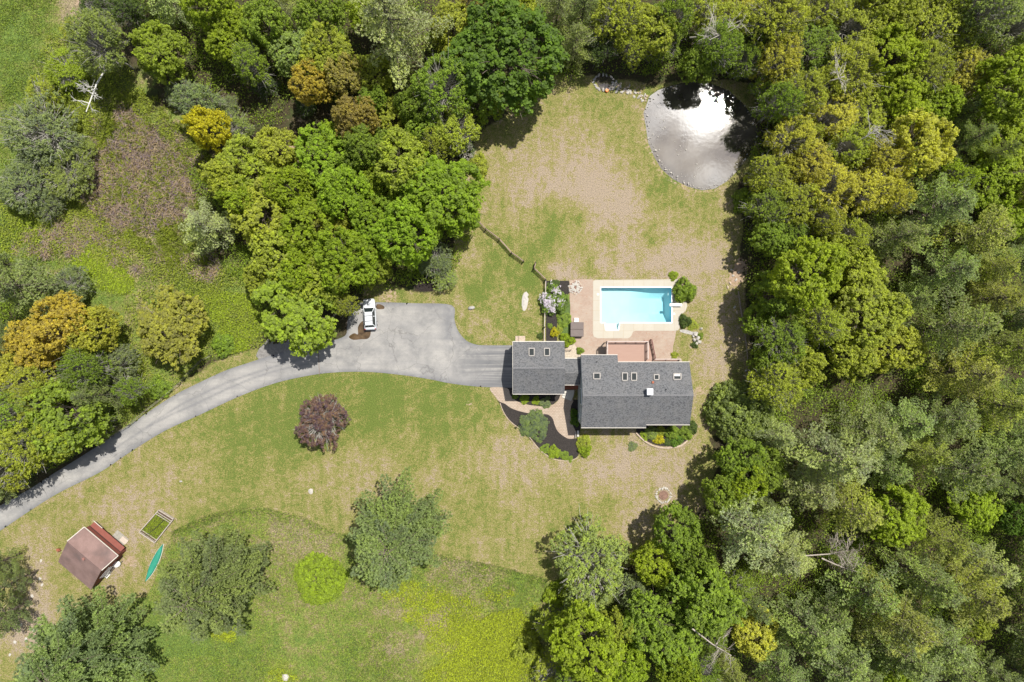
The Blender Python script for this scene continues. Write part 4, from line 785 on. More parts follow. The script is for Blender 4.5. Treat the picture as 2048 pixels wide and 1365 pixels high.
for (a, b_) in ((( MX0, MYW + .04, MZW - .03), (XJ, MYW + .04, MZW - .03)), ((XJ, MYT + .04, MZT - .03), (MX1, MYT + .04, MZT - .03)), ((MX0, MYB - .05, MZB - .04), (XK, MYB - .05, MZB - .04)), ((XK, ybj - .05, zbj - .04), (MX1, ybj - .05, zbj - .04))):
    fascia([a, b_], .075)
mb = MB(); mb.bar((MX0, MYR, MZR + .01), (MX1, MYR, MZR + .01), .3, .05); hp(mb.build('ridge_cap', simple('ridge_shingle', (.15, .15, .155), .9, .35, 8)))
mb = MB(); mb.bar((GX0, GYR, GZR + .01), (GX1, GYR, GZR + .01), .28, .05); hp(mb.build('ridge_cap', MAT['ridge_shingle']))
walls('main_wall', MX0 + .03, XK - .1, MYB + .4, -3.2, 3.8, None)
mb = MB()
prof = [(MYB + .4, 0), (MYB + .4, 4.9), (MYR, MZR - .3), (-3.3, MZT - .15), (-2.35, MZW - .15), (-2.35, 0)]
def profwall(mb, x, t, prof):
    a = [(x, y, z_) for y, z_ in prof]; bq = [(x + t, y, z_) for y, z_ in prof]
    mb.face(a); mb.face(bq[::-1])
    for i in range(len(a)): mb.face([a[i], a[(i + 1) % len(a)], bq[(i + 1) % len(a)], bq[i]])
profwall(mb, MX0 + .0, .2, prof)
prof2 = [(ybj + .4, 0), (ybj + .4, 4.9), (MYR, MZR - .3), (-3.3, MZT - .25), (-3.3, 0)]
profwall(mb, MX1 - .55, .2, prof2)
mb.box(((MX0 + MX1) / 2, -3.35, 2.5), (MX1 - MX0 - .8, .2, 5.0)); mb.box(((XK + MX1) / 2, ybj + .45, 2.1), (MX1 - XK - .6, .2, 4.2)); mb.box(((MX0 + XJ) / 2, -2.45, 2.1), (XJ - MX0 - .2, .2, 4.2))
mb.box((XJ - .1, -2.9, 2.1), (.2, 1.0, 4.2))
hp(mb.build('gable_wall', SIDE.m))
mb = MB()
for (yc, w_, zc, h_) in ((-7.7, 2.1, 5.7, 1.3), (-10.9, .9, 1.6, 1.2)):
    pass
def window(yc, w_, zc, h_):
    m1 = MB(); m1.box((MX0 - .03, yc, zc), (.08, w_, h_)); fr = hp(m1.build('window', WHITE))
    m2 = MB(); m2.box((MX0 - .075, yc, zc), (.02, w_ - .2, h_ - .2)); pn = m2.build('pane', GLASSB); pn.parent = fr
    return fr
g = NT('window_glass'); g.bsdf(Base_Color=(.22, .33, .37), Roughness=.1); GLASSB = g.m
window(-7.9, 2.3, 5.0, 1.4); window(-11.0, 1.0, 2.3, 1.2); window(-10.3, 1.2, 5.0, .1)
# breezeway between garage and house
BX0, BX1 = GX1 - .1, MX0 + .05
mb = MB(); mb.slab([(BX0, -4.62, 4.6), (BX1, -4.62, 4.6), (BX1, -2.55, 3.5), (BX0, -2.55, 3.5)], .12); mb.slab([(BX0, -6.33, 3.6), (BX1, -6.33, 3.6), (BX1, -4.62, 4.6), (BX0, -4.62, 4.6)], .12)
hp(mb.build('breezeway_roof', SH.m)); fascia([(BX0 + .2, -2.5, 3.45), (BX1, -2.5, 3.45)], .1); fascia([(BX0 + .1, -6.38, 3.5), (BX1, -6.38, 3.5)], .07)
mb = MB(); mb.box(((BX0 + BX1) / 2, -4.4, 1.6), (BX1 - BX0 - .1, 3.0, 3.2)); hp(mb.build('breezeway_wall', SIDE.m))
mb = MB(); mb.box((8.85, -6.55, .35), (2.3, 1.3, .7)); hp(mb.build('porch_floor', BRICKR))
mb = MB(); mb.bar((MX0 + .02, -4.5, 4.72), (MX0 + .02, -2.2, 3.75), .09, .09); mb.bar((MX0 - .02, -4.55, 4.72), (MX0 - .02, -6.3, 3.75), .07, .07); hp(mb.build('downpipe', DARK))
# porch steps fan out
STEP = simple('granite_step', (.55, .52, .47), .85, .12, 5)
st_ = empty('porch_steps', P(1136, 790, 0), 0, 'fan of pale granite steps below the red porch floor', 'steps')
for i, (a, b_, c_, d_) in enumerate((((1127,780),(1148,780),(1147.5,786),(1126,786)), ((1126,786.2),(1147.5,786.2),(1146,794),(1124.5,790)), ((1124.5,790.3),(1146,794.3),(1142,802),(1123.5,795)))):
    mb = MB(); o_ = Vector(st_.location); mb.prism([(P(*q).x - o_.x, P(*q).y - o_.y) for q in (a, b_, c_, d_)], 0, .54 - .17 * i); mb.build('step', STEP, st_)
# skylights
def skylight(px0, py0, px1, py1, sl, blind=None):
    mb = MB(); q = [Vector(roofpt(x, y, *sl)) for x, y in ((px0, py0), (px1, py0), (px1, py1), (px0, py1))]
    n = (q[1] - q[0]).cross(q[3] - q[0]).normalized(); n = n if n.z > 0 else -n; up = n * .16
    for i in range(4): mb.bar(q[i] + up * .5, q[(i + 1) % 4] + up * .5, .13, .2)
    fr = hp(mb.build('skylight', FRAME)); m2 = MB(); g_ = [v + n * .10 for v in q]; m2.slab([tuple(v) for v in g_], .03); pn = m2.build('pane', GLASS.m); pn.parent = fr
    if blind:
        m3 = MB(); m3.slab([tuple(g_[0].lerp(g_[1], .12) + n * .02), tuple(g_[1].lerp(g_[0], .12) + n * .02), tuple(g_[1].lerp(g_[2], blind).lerp(g_[0], .12) + n * .02), tuple(g_[0].lerp(g_[3], blind).lerp(g_[1], .12) + n * .02)], .02)
        o = m3.build('blind', WHITE); o.parent = fr
SG = (GYR, GZR, GYT, GZE); SM = (MYR, MZR, MYT, MZT)
for x0, x1 in ((1058, 1068.4), (1088.7, 1099)): skylight(x0, 697.5, x1, 712.3, SG)
skylight(1187, 747, 1200, 758.5, SM); skylight(1244.5, 746.5, 1254.5, 761.5, SM); skylight(1262.5, 746.5, 1273, 761.5, SM); skylight(1308, 750, 1317.5, 760, SM); skylight(1347, 748, 1361.5, 759.5, SM, .5)
# chimney with a white cap, vents
v = Vector(roofpt(1297, 783, *SM)); mb = MB(); mb.box((v.x, v.y, v.z + .1), (.66, .7, 1.3)); ch = hp(mb.build('chimney', simple('white_clad', (.6, .6, .6), .6)))
mb = MB(); mb.box((v.x, v.y, v.z + .85), (.86, .9, .12), bev=.02); mb.box((v.x, v.y, v.z + 1.02), (.6, .64, .16)); mb.box((v.x, v.y, v.z + 1.15), (.84, .88, .08), bev=.02); o = mb.build('chimney_cap', simple('galvanised_cap', (.72, .73, .76), .4, .08)); o.parent = ch
for px, py, yr, col in ((1193.5, 723.5, 0, DARK), (1332, 779, 0, DARK), (1305.5, 765, 0, BRICKR)):
    v = Vector(roofpt(px, py, *SM)); mb = MB()
    if col is BRICKR: mb.box((v.x, v.y, v.z + .05), (.3, .3, .3)); hp(mb.build('roof_vent', col))
    else: mb.cyl((v.x, v.y, v.z - .1), .07, .55, 10); hp(mb.build('vent_pipe', col))
# ------------------------------------------------------------------ timber deck and stairs
PL = NT('deck_board'); p = PL.pos(); y_ = PL.n('ShaderNodeSeparateXYZ', {0: p}).outputs[1]
ln = PL.mr(PL.ma('FRACT', PL.ma('MULTIPLY', y_, 7.)), 0, .14); c = PL.mix(ln, (.17, .09, .07), PL.mix(PL.noise(PL.scalevec(p, (.6, 7, 1)), 1.2, 3), (.32, .20, .155), (.40, .265, .21))); PL.bsdf(Base_Color=c, Roughness=.8)
RAILM = simple('rail_wood', (.46, .38, .34), .7, .1); RAILD = simple('stair_rail', (.16, .07, .06), .7, .2)
dk = empty('timber_deck', (16, -1.5, 0), 0, 'raised reddish timber deck with railing between house and pool', 'deck')
def dp_(o): o.parent = dk; o.location = -dk.location; return o
DZ = 2.8; dx0, dx1 = 13.75, 19.75; dy1 = -.02
mb = MB(); mb.box(((dx0 + dx1) / 2, -1.6, DZ - .06), (dx1 - dx0, 3.2, .12)); mb.box((20.25, -2.95, DZ - .065), (1.0, .7, .11)); mb.box((22.6, -2.85, DZ - .06), (3.75, .55, .12)); dp_(mb.build('deck_floor', PL.m))
mb = MB(); mb.box(((dx0 + dx1) / 2, dy1 - .03, DZ - .28), (dx1 - dx0, .06, .3)); mb.box((dx0 + .03, -1.6, DZ - .28), (.06, 3.1, .3)); mb.box((dx1 - .03, -1.6, DZ - .28), (.06, 3.1, .3)); dp_(mb.build('rim_joist', RAILM))
for x in (dx0 + .1, 16.7, dx1 - .1):
    mb = MB(); mb.box((x, dy1 - .25, DZ / 2 - .06), (.14, .14, DZ - .12)); dp_(mb.build('support_post', RAILM))
def railing(a, b_, n, mat=RAILM, z0=DZ, z1=None):
    z1 = z0 if z1 is None else z1; mb = MB(); A = Vector((*a, z0)); B = Vector((*b_, z1)); u = Vector((0, 0, 1))
    mb.bar(A + u * .98, B + u * .98, .14, .05); mb.bar(A + u * .12, B + u * .12, .06, .05)
    for i in range(n + 1):
        q = A.lerp(B, i / n); mb.box((q.x, q.y, q.z + .48), (.1, .1, .98))
    m = int((B - A).length / .18)
    for i in range(m): q = A.lerp(B, (i + .5) / m); mb.box((q.x, q.y, q.z + .54), (.035, .035, .86))
    return dp_(mb.build('railing', mat))
railing((dx0 + .06, dy1 - .06), (dx1 - .06, dy1 - .06), 4); railing((dx0 + .06, -2.0), (dx0 + .06, dy1 - .2), 2); railing((dx1 - .06, -2.6), (dx1 - .06, dy1 - .2), 2)
railing((20.72, -2.62), (24.4, -2.62), 2, RAILM); railing((24.4, -3.0), (24.4, -2.7), 1, RAILM)
mb = MB(); ns = 14
for i in range(ns):
    f = (i + .5) / ns; mb.box((20.25, -2.6 + 2.75 * f, DZ * (1 - f) - .02), (.95, .26, .05))
dp_(mb.build('stair_tread', PL.m)); mb = MB()
for x in (19.8, 20.7): mb.bar((x, -2.6, DZ - .15), (x, .15, -.05), .05, .25)
dp_(mb.build('stair_stringer', RAILD)); railing((20.76, -2.6), (20.76, .2), 4, RAILD, DZ, .05)
# ------------------------------------------------------------------ swimming pool
pool = empty('swimming_pool', (*P2(1272, 611), 0), 0, 'rectangular turquoise swimming pool with white step recess', 'pool')
def pp(o): o.parent = pool; o.location = -pool.location; return o
x0, y1 = P2(1201, 575); x1, y0 = P2(1343.5, 646); sx0, _ = P2(1209.5, 646); sx1, _ = P2(1239, 646); _, sy0 = P2(0, 661)
def depth(X, Y):
    fx = (X - x0) / (x1 - x0); e = np.minimum.reduce([X - x0, x1 - X, Y - y0, y1 - Y])
    # shallow left, hopper with sloping sides on the right
    hop = np.clip((fx - .42) / .3, 0, 1) * np.clip((1 - fx) / .06 , 0, 1) ; side = np.clip(np.minimum(Y - y0, y1 - Y) / 1.5, 0, 1)
    d = 1.05 + 1.1 * hop * side + .25 * np.clip((fx - .3) / .5, 0, 1); return d
nx, ny = 90, 46; gx = np.linspace(x0, x1, nx); gy = np.linspace(y0, y1, ny); X, Y = np.meshgrid(gx, gy); Z = -depth(X, Y)
I, J = np.meshgrid(np.arange(nx - 1), np.arange(ny - 1)); a = (J * nx + I).ravel()
V = np.stack([X.ravel(), Y.ravel(), Z.ravel()], 1); Fq = np.stack([a, a + 1, a + nx + 1, a + nx], 1)
PV = NT('pool_liner'); p = PV.pos(); f = PV.noise(p, .35, 4, .6)
pc = PV.mix(PV.mr(f, .35, .65), (.56, .69, .68), (.64, .73, .71))
xx = PV.n('ShaderNodeSeparateXYZ', {0: p}).outputs[0]; pc = PV.mix(PV.mr(xx, x0 + 3, x1 - 1.5), pc, (.46, .66, .70))
pc = PV.mix(PV.mr(PV.noise(p, .9, 5), .55, .75, 0, .4), pc, (.62, .82, .74))
PV.bsdf(Base_Color=pc, Roughness=.6)
pp(link('floor', np_mesh('floor', V, Fq, smooth=True), PV.m))
mb = MB(); ZW = .03
for A, B in (((x0, y0), (sx0, y0)), ((sx1, y0), (x1, y0)), ((x1, y0), (x1, y1)), ((x1, y1), (x0, y1)), ((x0, y1), (x0, y0))):
    mb.face([(A[0], A[1], -3), (B[0], B[1], -3), (B[0], B[1], ZW), (A[0], A[1], ZW)])
mb.face([(sx0, y0, -3), (sx1, y0, -3), (sx1, y0, -.75), (sx0, y0, -.75)])
pp(mb.build('side_wall', simple('pool_wall', (.20, .52, .66), .5, .06)))
mb = MB(); sb0 = sx0 + .15; sb1 = sx1 - .15
mb.prism([(sx0, y0 - .01), (sx1, y0 - .01), (sb1, sy0), (sb0, sy0)], -.85, -.75); mb.prism([(sx0 + .05, y0 - .35), (sx1 - .05, y0 - .35), (sb1, sy0), (sb0, sy0)], -.745, -.5); mb.prism([(sx0 + .1, y0 - .7), (sx1 - .1, y0 - .7), (sb1, sy0), (sb0, sy0)], -.495, -.25)
for A, B in (((sx0, y0), (sb0, sy0)), ((sb0, sy0), (sb1, sy0)), ((sb1, sy0), (sx1, y0))): mb.face([(A[0], A[1], -.9), (B[0], B[1], -.9), (B[0], B[1], ZW), (A[0], A[1], ZW)])
pp(mb.build('entry_step', simple('pool_step', (.68, .72, .72), .4, .03)))
mb = MB(); c_ = [(x0, y0), (sx0, y0), (sb0, sy0), (sb1, sy0), (sx1, y0), (x1, y0), (x1, y1), (x0, y1)]
for i in range(8): mb.bar((*c_[i], .07), (*c_[(i + 1) % 8], .07), .16, .07)
pp(mb.build('coping', simple('white_coping', (.8, .8, .79), .5, .04)))
PW = NT('pool_water'); p = PW.pos(); bp = PW.bump(PW.noise(p, 2.5, 2), .08, .03)
tr = PW.n('ShaderNodeBsdfTransparent', {'Color': (.75, .925, .95)}); gl = PW.n('ShaderNodeBsdfGlossy', {'Roughness': .02, 'Normal': bp}); fr = PW.n('ShaderNodeFresnel', {'IOR': 1.33, 'Normal': bp})
ms = PW.n('ShaderNodeMixShader', {0: fr.outputs[0], 1: tr.outputs[0], 2: gl.outputs[0]}); PW.t.links.new(ms.outputs[0], PW.out.inputs[0])
mb = MB(); mb.face([(*q, -.06) for q in c_]); pp(mb.build('water', PW.m))
mb = MB(); mb.box((*P2(1338, 588), -.6), (.1, .45, .03)); pp(mb.build('return_fitting', WHITE))
db = empty('diving_board', (*P2(1350, 610.5), 0), 0, 'white diving board over the right end of the pool', 'diving board')
mb = MB(); mb.box((0, 0, .5), (1.85, .42, .06), bev=.02); mb.build('board', WHITE, db); mb = MB(); mb.box((.55, 0, .28), (.5, .34, .4), bev=.03); mb.build('stand', simple('board_stand', (.6, .62, .62), .5), db)
for px, py, s in ((1196, 589, 'white square skimmer lid left of the pool'), (1348, 628, 'white square skimmer lid right of the pool')):
    mb = MB(); mb.cyl((0, 0, .07), .15, .012, 20); mb.box((0, 0, .074), (.28, .28, .014), bev=.003); tag(mb.build('skimmer_lid', WHITE, None, P(px, py, 0)), s, 'lid', 'pool skimmer lids')
# hot tub
ht = empty('hot_tub', (*P2(1153, 659.5), 0), 0, 'covered brown hot tub on the patio left of the pool', 'hot tub')
mb = MB(); mb.box((0, 0, .46), (1.9, 2.1, .82), bev=.08); mb.build('cabinet', simple('tub_cabinet', (.07, .05, .045), .7, .2), ht)
CV = simple('vinyl_cover', (.13, .10, .09), .6, .08, 2)
for s in (-1, 1): mb = MB(); mb.box((0, s * .54, .93), (1.96, 1.06, .1), bev=.04); mb.build('cover_half', CV, ht)
mb = MB(); mb.box((0, 0, .15), (.66, .62, .18), bev=.03); mb.box((0, .12, .27), (.6, .3, .1), bev=.02); tag(mb.build('step_stool', WHITE, None, P(1152.5, 640.5, .02)), 'white plastic step at the top side of the hot tub', 'step')
# ------------------------------------------------------------------ rocks
def rock_mesh(seed, sub=2):
    b = bmesh.new(); bmesh.ops.create_icosphere(b, subdivisions=sub, radius=1); r = random.Random(seed)
    pl = [(Vector((r.gauss(0, 1), r.gauss(0, 1), r.gauss(0, 1))).normalized(), r.uniform(.55, .9)) for _ in range(9)]
    for v in b.verts:
        for n, d in pl:
            k = v.co.dot(n)
            if k > d: v.co -= n * (k - d)
        v.co *= 1 + r.uniform(-.04, .04)
    me = bpy.data.meshes.new('rock'); b.to_mesh(me); b.free(); return me
ST = [simple('pale_stone', (.46, .43, .385), .9, .25, 6, bump=.4), simple('grey_stone', (.36, .34, .32), .9, .3, 6, bump=.4), simple('tan_stone', (.44, .35, .27), .9, .3, 6, bump=.4)]
RK = []
for i in range(9):
    me = rock_mesh(i); me.materials.append(ST[i % 3]); RK.append(me)
def rock(px, py, sx, sy, sz, rz, label, name='boulder', cat='rock', k=0, group=None, parent=None, z=0):
    o = link(name, RK[k], None, parent); v = P(px, py, z)
    if parent: v = v - parent.location
    o.location = v + Vector((0, 0, sz * .3)); o.scale = (sx, sy, sz); o.rotation_euler = (0, 0, rz)
    if label: tag(o, label, cat, group)
    return o
rock(943, 616, .55, .4, .35, .2, 'grey boulder on the grass right of the parking area', k=1)
rock(1050, 605, .55, 1.5, .12, 0, 'long flat pale ledge of rock left of the lilac', k=0); rock(1052, 590, .4, .5, .1, .4, 'small pale rock above the long flat ledge', k=3)
rock(622, 983, .42, .48, .14, .5, 'flat pale stone on the front lawn below the red tree', k=0); rock(571, 1356, .62, .75, .3, .1, 'white boulder at the bottom edge of the meadow', k=0)
rock(362, 963, .25, .2, .12, 0, 'little grey stone on the lawn below the drive', k=1)
for i, (x, y, a, b_) in enumerate(((1390,670,.35,.4),(1395,677,.4,.35),(1388,680,.3,.3),(1398,684,.35,.4),(1392,688,.3,.35),(1386,673,.25,.25))):
    rock(x, y, a, b_, .5 - .04 * i, i, ('topmost left of the','upper middle of the','left middle of the','right of the','lowest of the','leftmost of the')[i] + ' white stones piled right of the patio', 'white_stone', 'stone', 3, 'white stone cluster')
rock(1402, 658, .26, .24, .3, 0, 'white ball shaped stone above the white stone cluster', 'white_stone', 'stone', 0)
# pond edge stones
def pond_stones():
    r = random.Random(8); q = catmull(POND, 14, True); k = 0
    acc = 0; last = None
    for (x, y) in q:
        left = x < 1440 and y > 195
        st = 4.5 if left else 16.
        if last and math.dist(last, (x, y)) < r.uniform(.5, 1.) * st: continue
        last = (x, y)
        for _ in range(1):
            s = r.choice((.08, .1, .13, .2)); rock(x + r.gauss(0, 2.2), y + r.gauss(0, 2.2), s, s * r.uniform(.6, 1), s * .7, r.uniform(0, 6), 'small pale edging stone in the line along the pond shore', 'edging_stone', 'stone', r.choice((0, 3, 6, 1)), 'pond edging stones', z=-.08); k += 1
    for i in range(60):
        t_ = r.random(); x = 1222 + 72 * t_ + r.gauss(0, 5); y = 172 + 30 * t_ ** 1.4 + r.gauss(0, 5); s = r.uniform(.14, .32)
        rock(x, y, s, s * r.uniform(.6, 1), s * .6, r.uniform(0, 6), 'small pale stone in the strip joining brook and pond', 'brook_stone', 'stone', r.choice((0, 3, 2, 1)), 'brook stones')
    for i in range(16):
        a = i / 16 * 6.28; s = r.uniform(.18, .34); rock(1207 + 18 * math.cos(a) + r.gauss(0, 2), 165 + 15 * math.sin(a), s, s * .8, s * .5, a, 'dark wet stone around the little brook pool', 'brook_stone', 'stone', r.choice((1, 4)), 'brook pool rim stones')
    for i in range(28):
        x, y = r.choice([(1309, 270), (1320, 300), (1345, 330), (1370, 345), (1325, 250), (1390, 350), (1360, 300), (1315, 235)]); s = r.uniform(.06, .14)
        rock(x + r.gauss(0, 9), y + r.gauss(0, 9), s, s, s * .8, r.random() * 6, 'tiny white stone breaking the pond surface', 'pond_pebble', 'stone', 0, 'stones in the pond', z=-.17)
pond_stones()
mb = MB(); mb.tube([(math.cos(a) * .38, math.sin(a) * .38, 0) for a in np.linspace(0, 2 * PI, 17)], .045, 5); tag(mb.build('float_ring', simple('ring_grey', (.4, .4, .4), .6), None, P(1319, 211, -.15)), 'grey ring floating in the upper left of the pond', 'ring')
mb = MB(); mb.cyl((0, 0, 0), .26, .3, 14, .2); mb.cyl((0, 0, .3), .22, .05, 14); tag(mb.build('bucket', simple('orange_plastic', (.8, .22, .02), .5, .05), None, P(1213.5, 182.5, .0)), 'small orange bucket beside the brook pool', 'bucket')
def fire(px, py, r_, n, k, label, name, inner, seed):
    t_ = empty(name, P(px, py, .03), 0, label, 'fire pit'); r = random.Random(seed)
    for i in range(n):
        a = i / n * 6.283 + r.gauss(0, .05); s = r.uniform(.16, .28); q = rock(px + r_ * math.cos(a) * r.uniform(.9, 1.08), py + r_ * math.sin(a) * r.uniform(.9, 1.08), s, s * .7, s * .6, a, None, 'stone', None, r.choice(k), None, t_)
    m_ = MB(); m_.cyl((0, 0, -.01), inner, .05, 24); m_.build('ash_bed', simple('ash_' + name, (.2, .12, .09), .95, .4, 4), t_); return t_
fp = fire(1151, 575, 12.5, 18, (0, 3, 2), 'round stone fire pit in the top left corner of the patio', 'fire_pit', .85, 1)
for i in range(26):
    a = i * 2.4; rr = 4 + 6 * (i / 26); rock(1151 + rr * math.cos(a), 575 + rr * math.sin(a), .2, .17, .1, a, None, 'stone', None, (0, 3, 6)[i % 3], None, fp, .05)
fire(1327, 991, 14.5, 24, (0, 3, 6), 'ring of white stones on the lawn near the lower right wood', 'fire_ring', .7, 2)
# log border and stones on the right of the lawn
WG = simple('weathered_wood', (.27, .22, .18), .9, .25, 5)
mb = MB(); mb.tube([P(1477, 583, .3), P(1481, 612, .35), P(1487, 650, .3), P(1493, 690, .28), P(1496, 725, .2)], [.1, .11, .12, .1, .06], 8); tag(mb.build('fallen_log', WG), 'long grey fallen log along the right edge of the back lawn', 'log')
for i, (x, y) in enumerate(((1466,552),(1472,560),(1460,567),(1478,545),(1469,615),(1474,625),(1492,742),(1496,748),(1455,575),(1463,540))):
    rock(x, y, .22 + .05 * (i % 3), .2, .16, i, '%s pale rubble stone at the wood edge right of the pool' % ('third fourth second topmost seventh eighth ninth lowest sixth first'.split()[i]), 'rubble_stone', 'stone', (0, 3, 2)[i % 3], 'rubble at the wood edge')
# ------------------------------------------------------------------ fences
def fence(name, pts, label, cat, rails=(.45, .95), post_h=1.25, lean=0, mat=None, posts=True, rw=.09, pr=.075):
    o = empty(name, P(*pts[0], 0), 0, label, cat); off = o.location
    Q = [P(x, y, 0) - off for x, y in pts]
    for i, q in enumerate(Q):
        m = MB(); m.box((q.x, q.y, post_h / 2 - .1), (pr * 2, pr * 2, post_h + .2), bev=.015); m.build('post', POSTM, o)
    for a, b_ in zip(Q, Q[1:]):
        for h_ in rails:
            m = MB(); m.tube([a + Vector((0, 0, h_)), (a + b_) / 2 + Vector((.02, .02, h_ + .03)), b_ + Vector((0, 0, h_))], rw / 1.6, 5); m.build('rail', mat or RAILW, o)
    return o
POSTM = simple('fence_post', (.075, .06, .05), .9, .2); RAILW = simple('fence_rail', (.36, .25, .21), .85, .15, 3)
fence('rail_fence', [(952,440),(972,460),(999,480),(1023,507),(1047,524)], 'split rail fence running diagonally down from the bright green tree', 'fence', (.35, .7, 1.05))
fence('rail_fence', [(1071,527),(1068,538),(1091,560)], 'short bent piece of rail fence above the lilac', 'fence', (.35, .7, 1.05))
fence('rail_fence', [(1091,562),(1090,590),(1089,620),(1088.5,655),(1088,688)], 'straight rail fence between lilac bed and garage', 'fence', (.45, 1.0), mat=simple('pale_rail', (.5, .43, .38), .8))
fence('wire_fence', [(228,872),(262,850),(295,822),(330,795),(362,768),(385,742),(405,722),(425,712)], 'thin wire fence along the upper side of the drive', 'fence', (.4, .8, 1.1), 1.2, rw=.022, pr=.05, mat=simple('wire', (.25, .23, .2), .6))
# low curved stone edging below the house end
def edging():
    q = catmull([(1272,866),(1285,879),(1300,889),(1318,895),(1340,896),(1362,891),(1376,880)], 6); m = MB(); pts = [P(x, y, .1) for x, y in q]
    for a, b_ in zip(pts, pts[1:]): m.bar(a, b_, .2, .26)
    tag(m.build('garden_edging', ST[2]), 'low curved stone edging round the bed below the house', 'edging')
    q = catmull([(1000,806),(1006,822),(1016,838),(1030,851),(1046,862),(1060,876),(1074,894),(1092,910),(1112,920),(1140,922),(1157,914)], 5); m = MB(); pts = [P(x, y, .05) for x, y in q]
    for a, b_ in zip(pts, pts[1:]): m.bar(a, b_, .09, .1)
    tag(m.build('garden_edging', ST[2]), 'thin tan edging between front lawn and black mulch bed', 'edging')
edging()
m = MB(); m.box((0, 0, .2), (.95, 1.0, .4), bev=.02); m.box((-.75, .05, .1), (.5, .9, .2), bev=.02); tag(m.build('stone_block', ST[2], None, P(1044, 679, 0)), 'pale stone block at the upper edge of the garage', 'block')
m = MB(); m.box((0, 0, .25), (.28, .9, .5), bev=.02); m.box((-.35, -.15, .3), (.05, .9, .6)); tag(m.build('gate_step', STEP, None, P(1155.5, 867, 0)), 'small white step with dark rail at the end of the front path', 'step')
lp = empty('lamp_post', P(1040, 846, 0), 0, 'black lamp post at the edge of the mulch bed', 'lamp post'); m = MB(); m.cyl((0, 0, 0), .05, 2.0, 10); m.build('pole', DARK, lp)
m = MB(); m.cyl((0, 0, 2.0), .09, .06, 8, .14); m.cyl((0, 0, 2.06), .13, .26, 6, .15); m.cyl((0, 0, 2.32), .19, .12, 6, .03); m.build('lantern', DARK, lp)
m = MB(); m.box((.45, 0, .8), (.9, .05, .05)); m.box((.45, 0, .45), (.9, .05, .05)); m.box((0, 0, .45), (.08, .08, .9)); m.box((.9, 0, .45), (.08, .08, .9))
tag(m.build('bed_frame_rail', RAILD, None, P(1130, 700, 0)), 'low red rail by the pebble bed behind the garage', 'rail')
# ------------------------------------------------------------------ garden shrubs
G_ = 'shrubs in the garden beds'
one('lilac', 'S0', 1108, 602, 27, (.2, .3, .06), 'lilac bush full of pale mauve blossom left of the patio', 'shrub', 1.35)
def lilac_bloom():
    r = np.random.default_rng(9); lil = [o for o in bpy.data.objects if o.name == 'lilac'][0]
    C = []
    for cx, cy, rr, n in ((1088,592,8,22),(1096,612,9,34),(1104,618,7,28),(1100,600,9,24),(1115,582,10,18),(1108,575,8,10),(1120,605,9,12),(1090,606,6,14)):
        for _ in range(n):
            x, y = cx + r.normal() * rr * .55, cy + r.normal() * rr * .55; d = math.hypot(x - 1108, y - 602) / 27; C.append(P(x, y, 2.0 * math.sqrt(max(.1, 1.1 - d * d)) + .1))
    C = np.array([tuple(c) for c in C]); idx = np.repeat(np.arange(len(C)), 16); Q = C[idx] + r.normal(size=(len(idx), 3)) * [.09, .09, .12]
    V, Fq = kites(Q, r.normal(size=Q.shape) + [0, 0, .8], .06, r); sc = lil.matrix_world
    me = np_mesh('blossom', V, Fq, dict(tone=np.repeat(r.random(len(idx)), 4)))
    o = link('blossom', me, simple('lilac_petal', (.78, .70, .78), .7, .2, 20)); o.parent = lil
    L_ = Matrix.LocRotScale(lil.location, lil.rotation_euler, lil.scale); o.matrix_parent_inverse = L_.inverted()
lilac_bloom()
COLR['juni'] = ((.17, .23, .085), '')
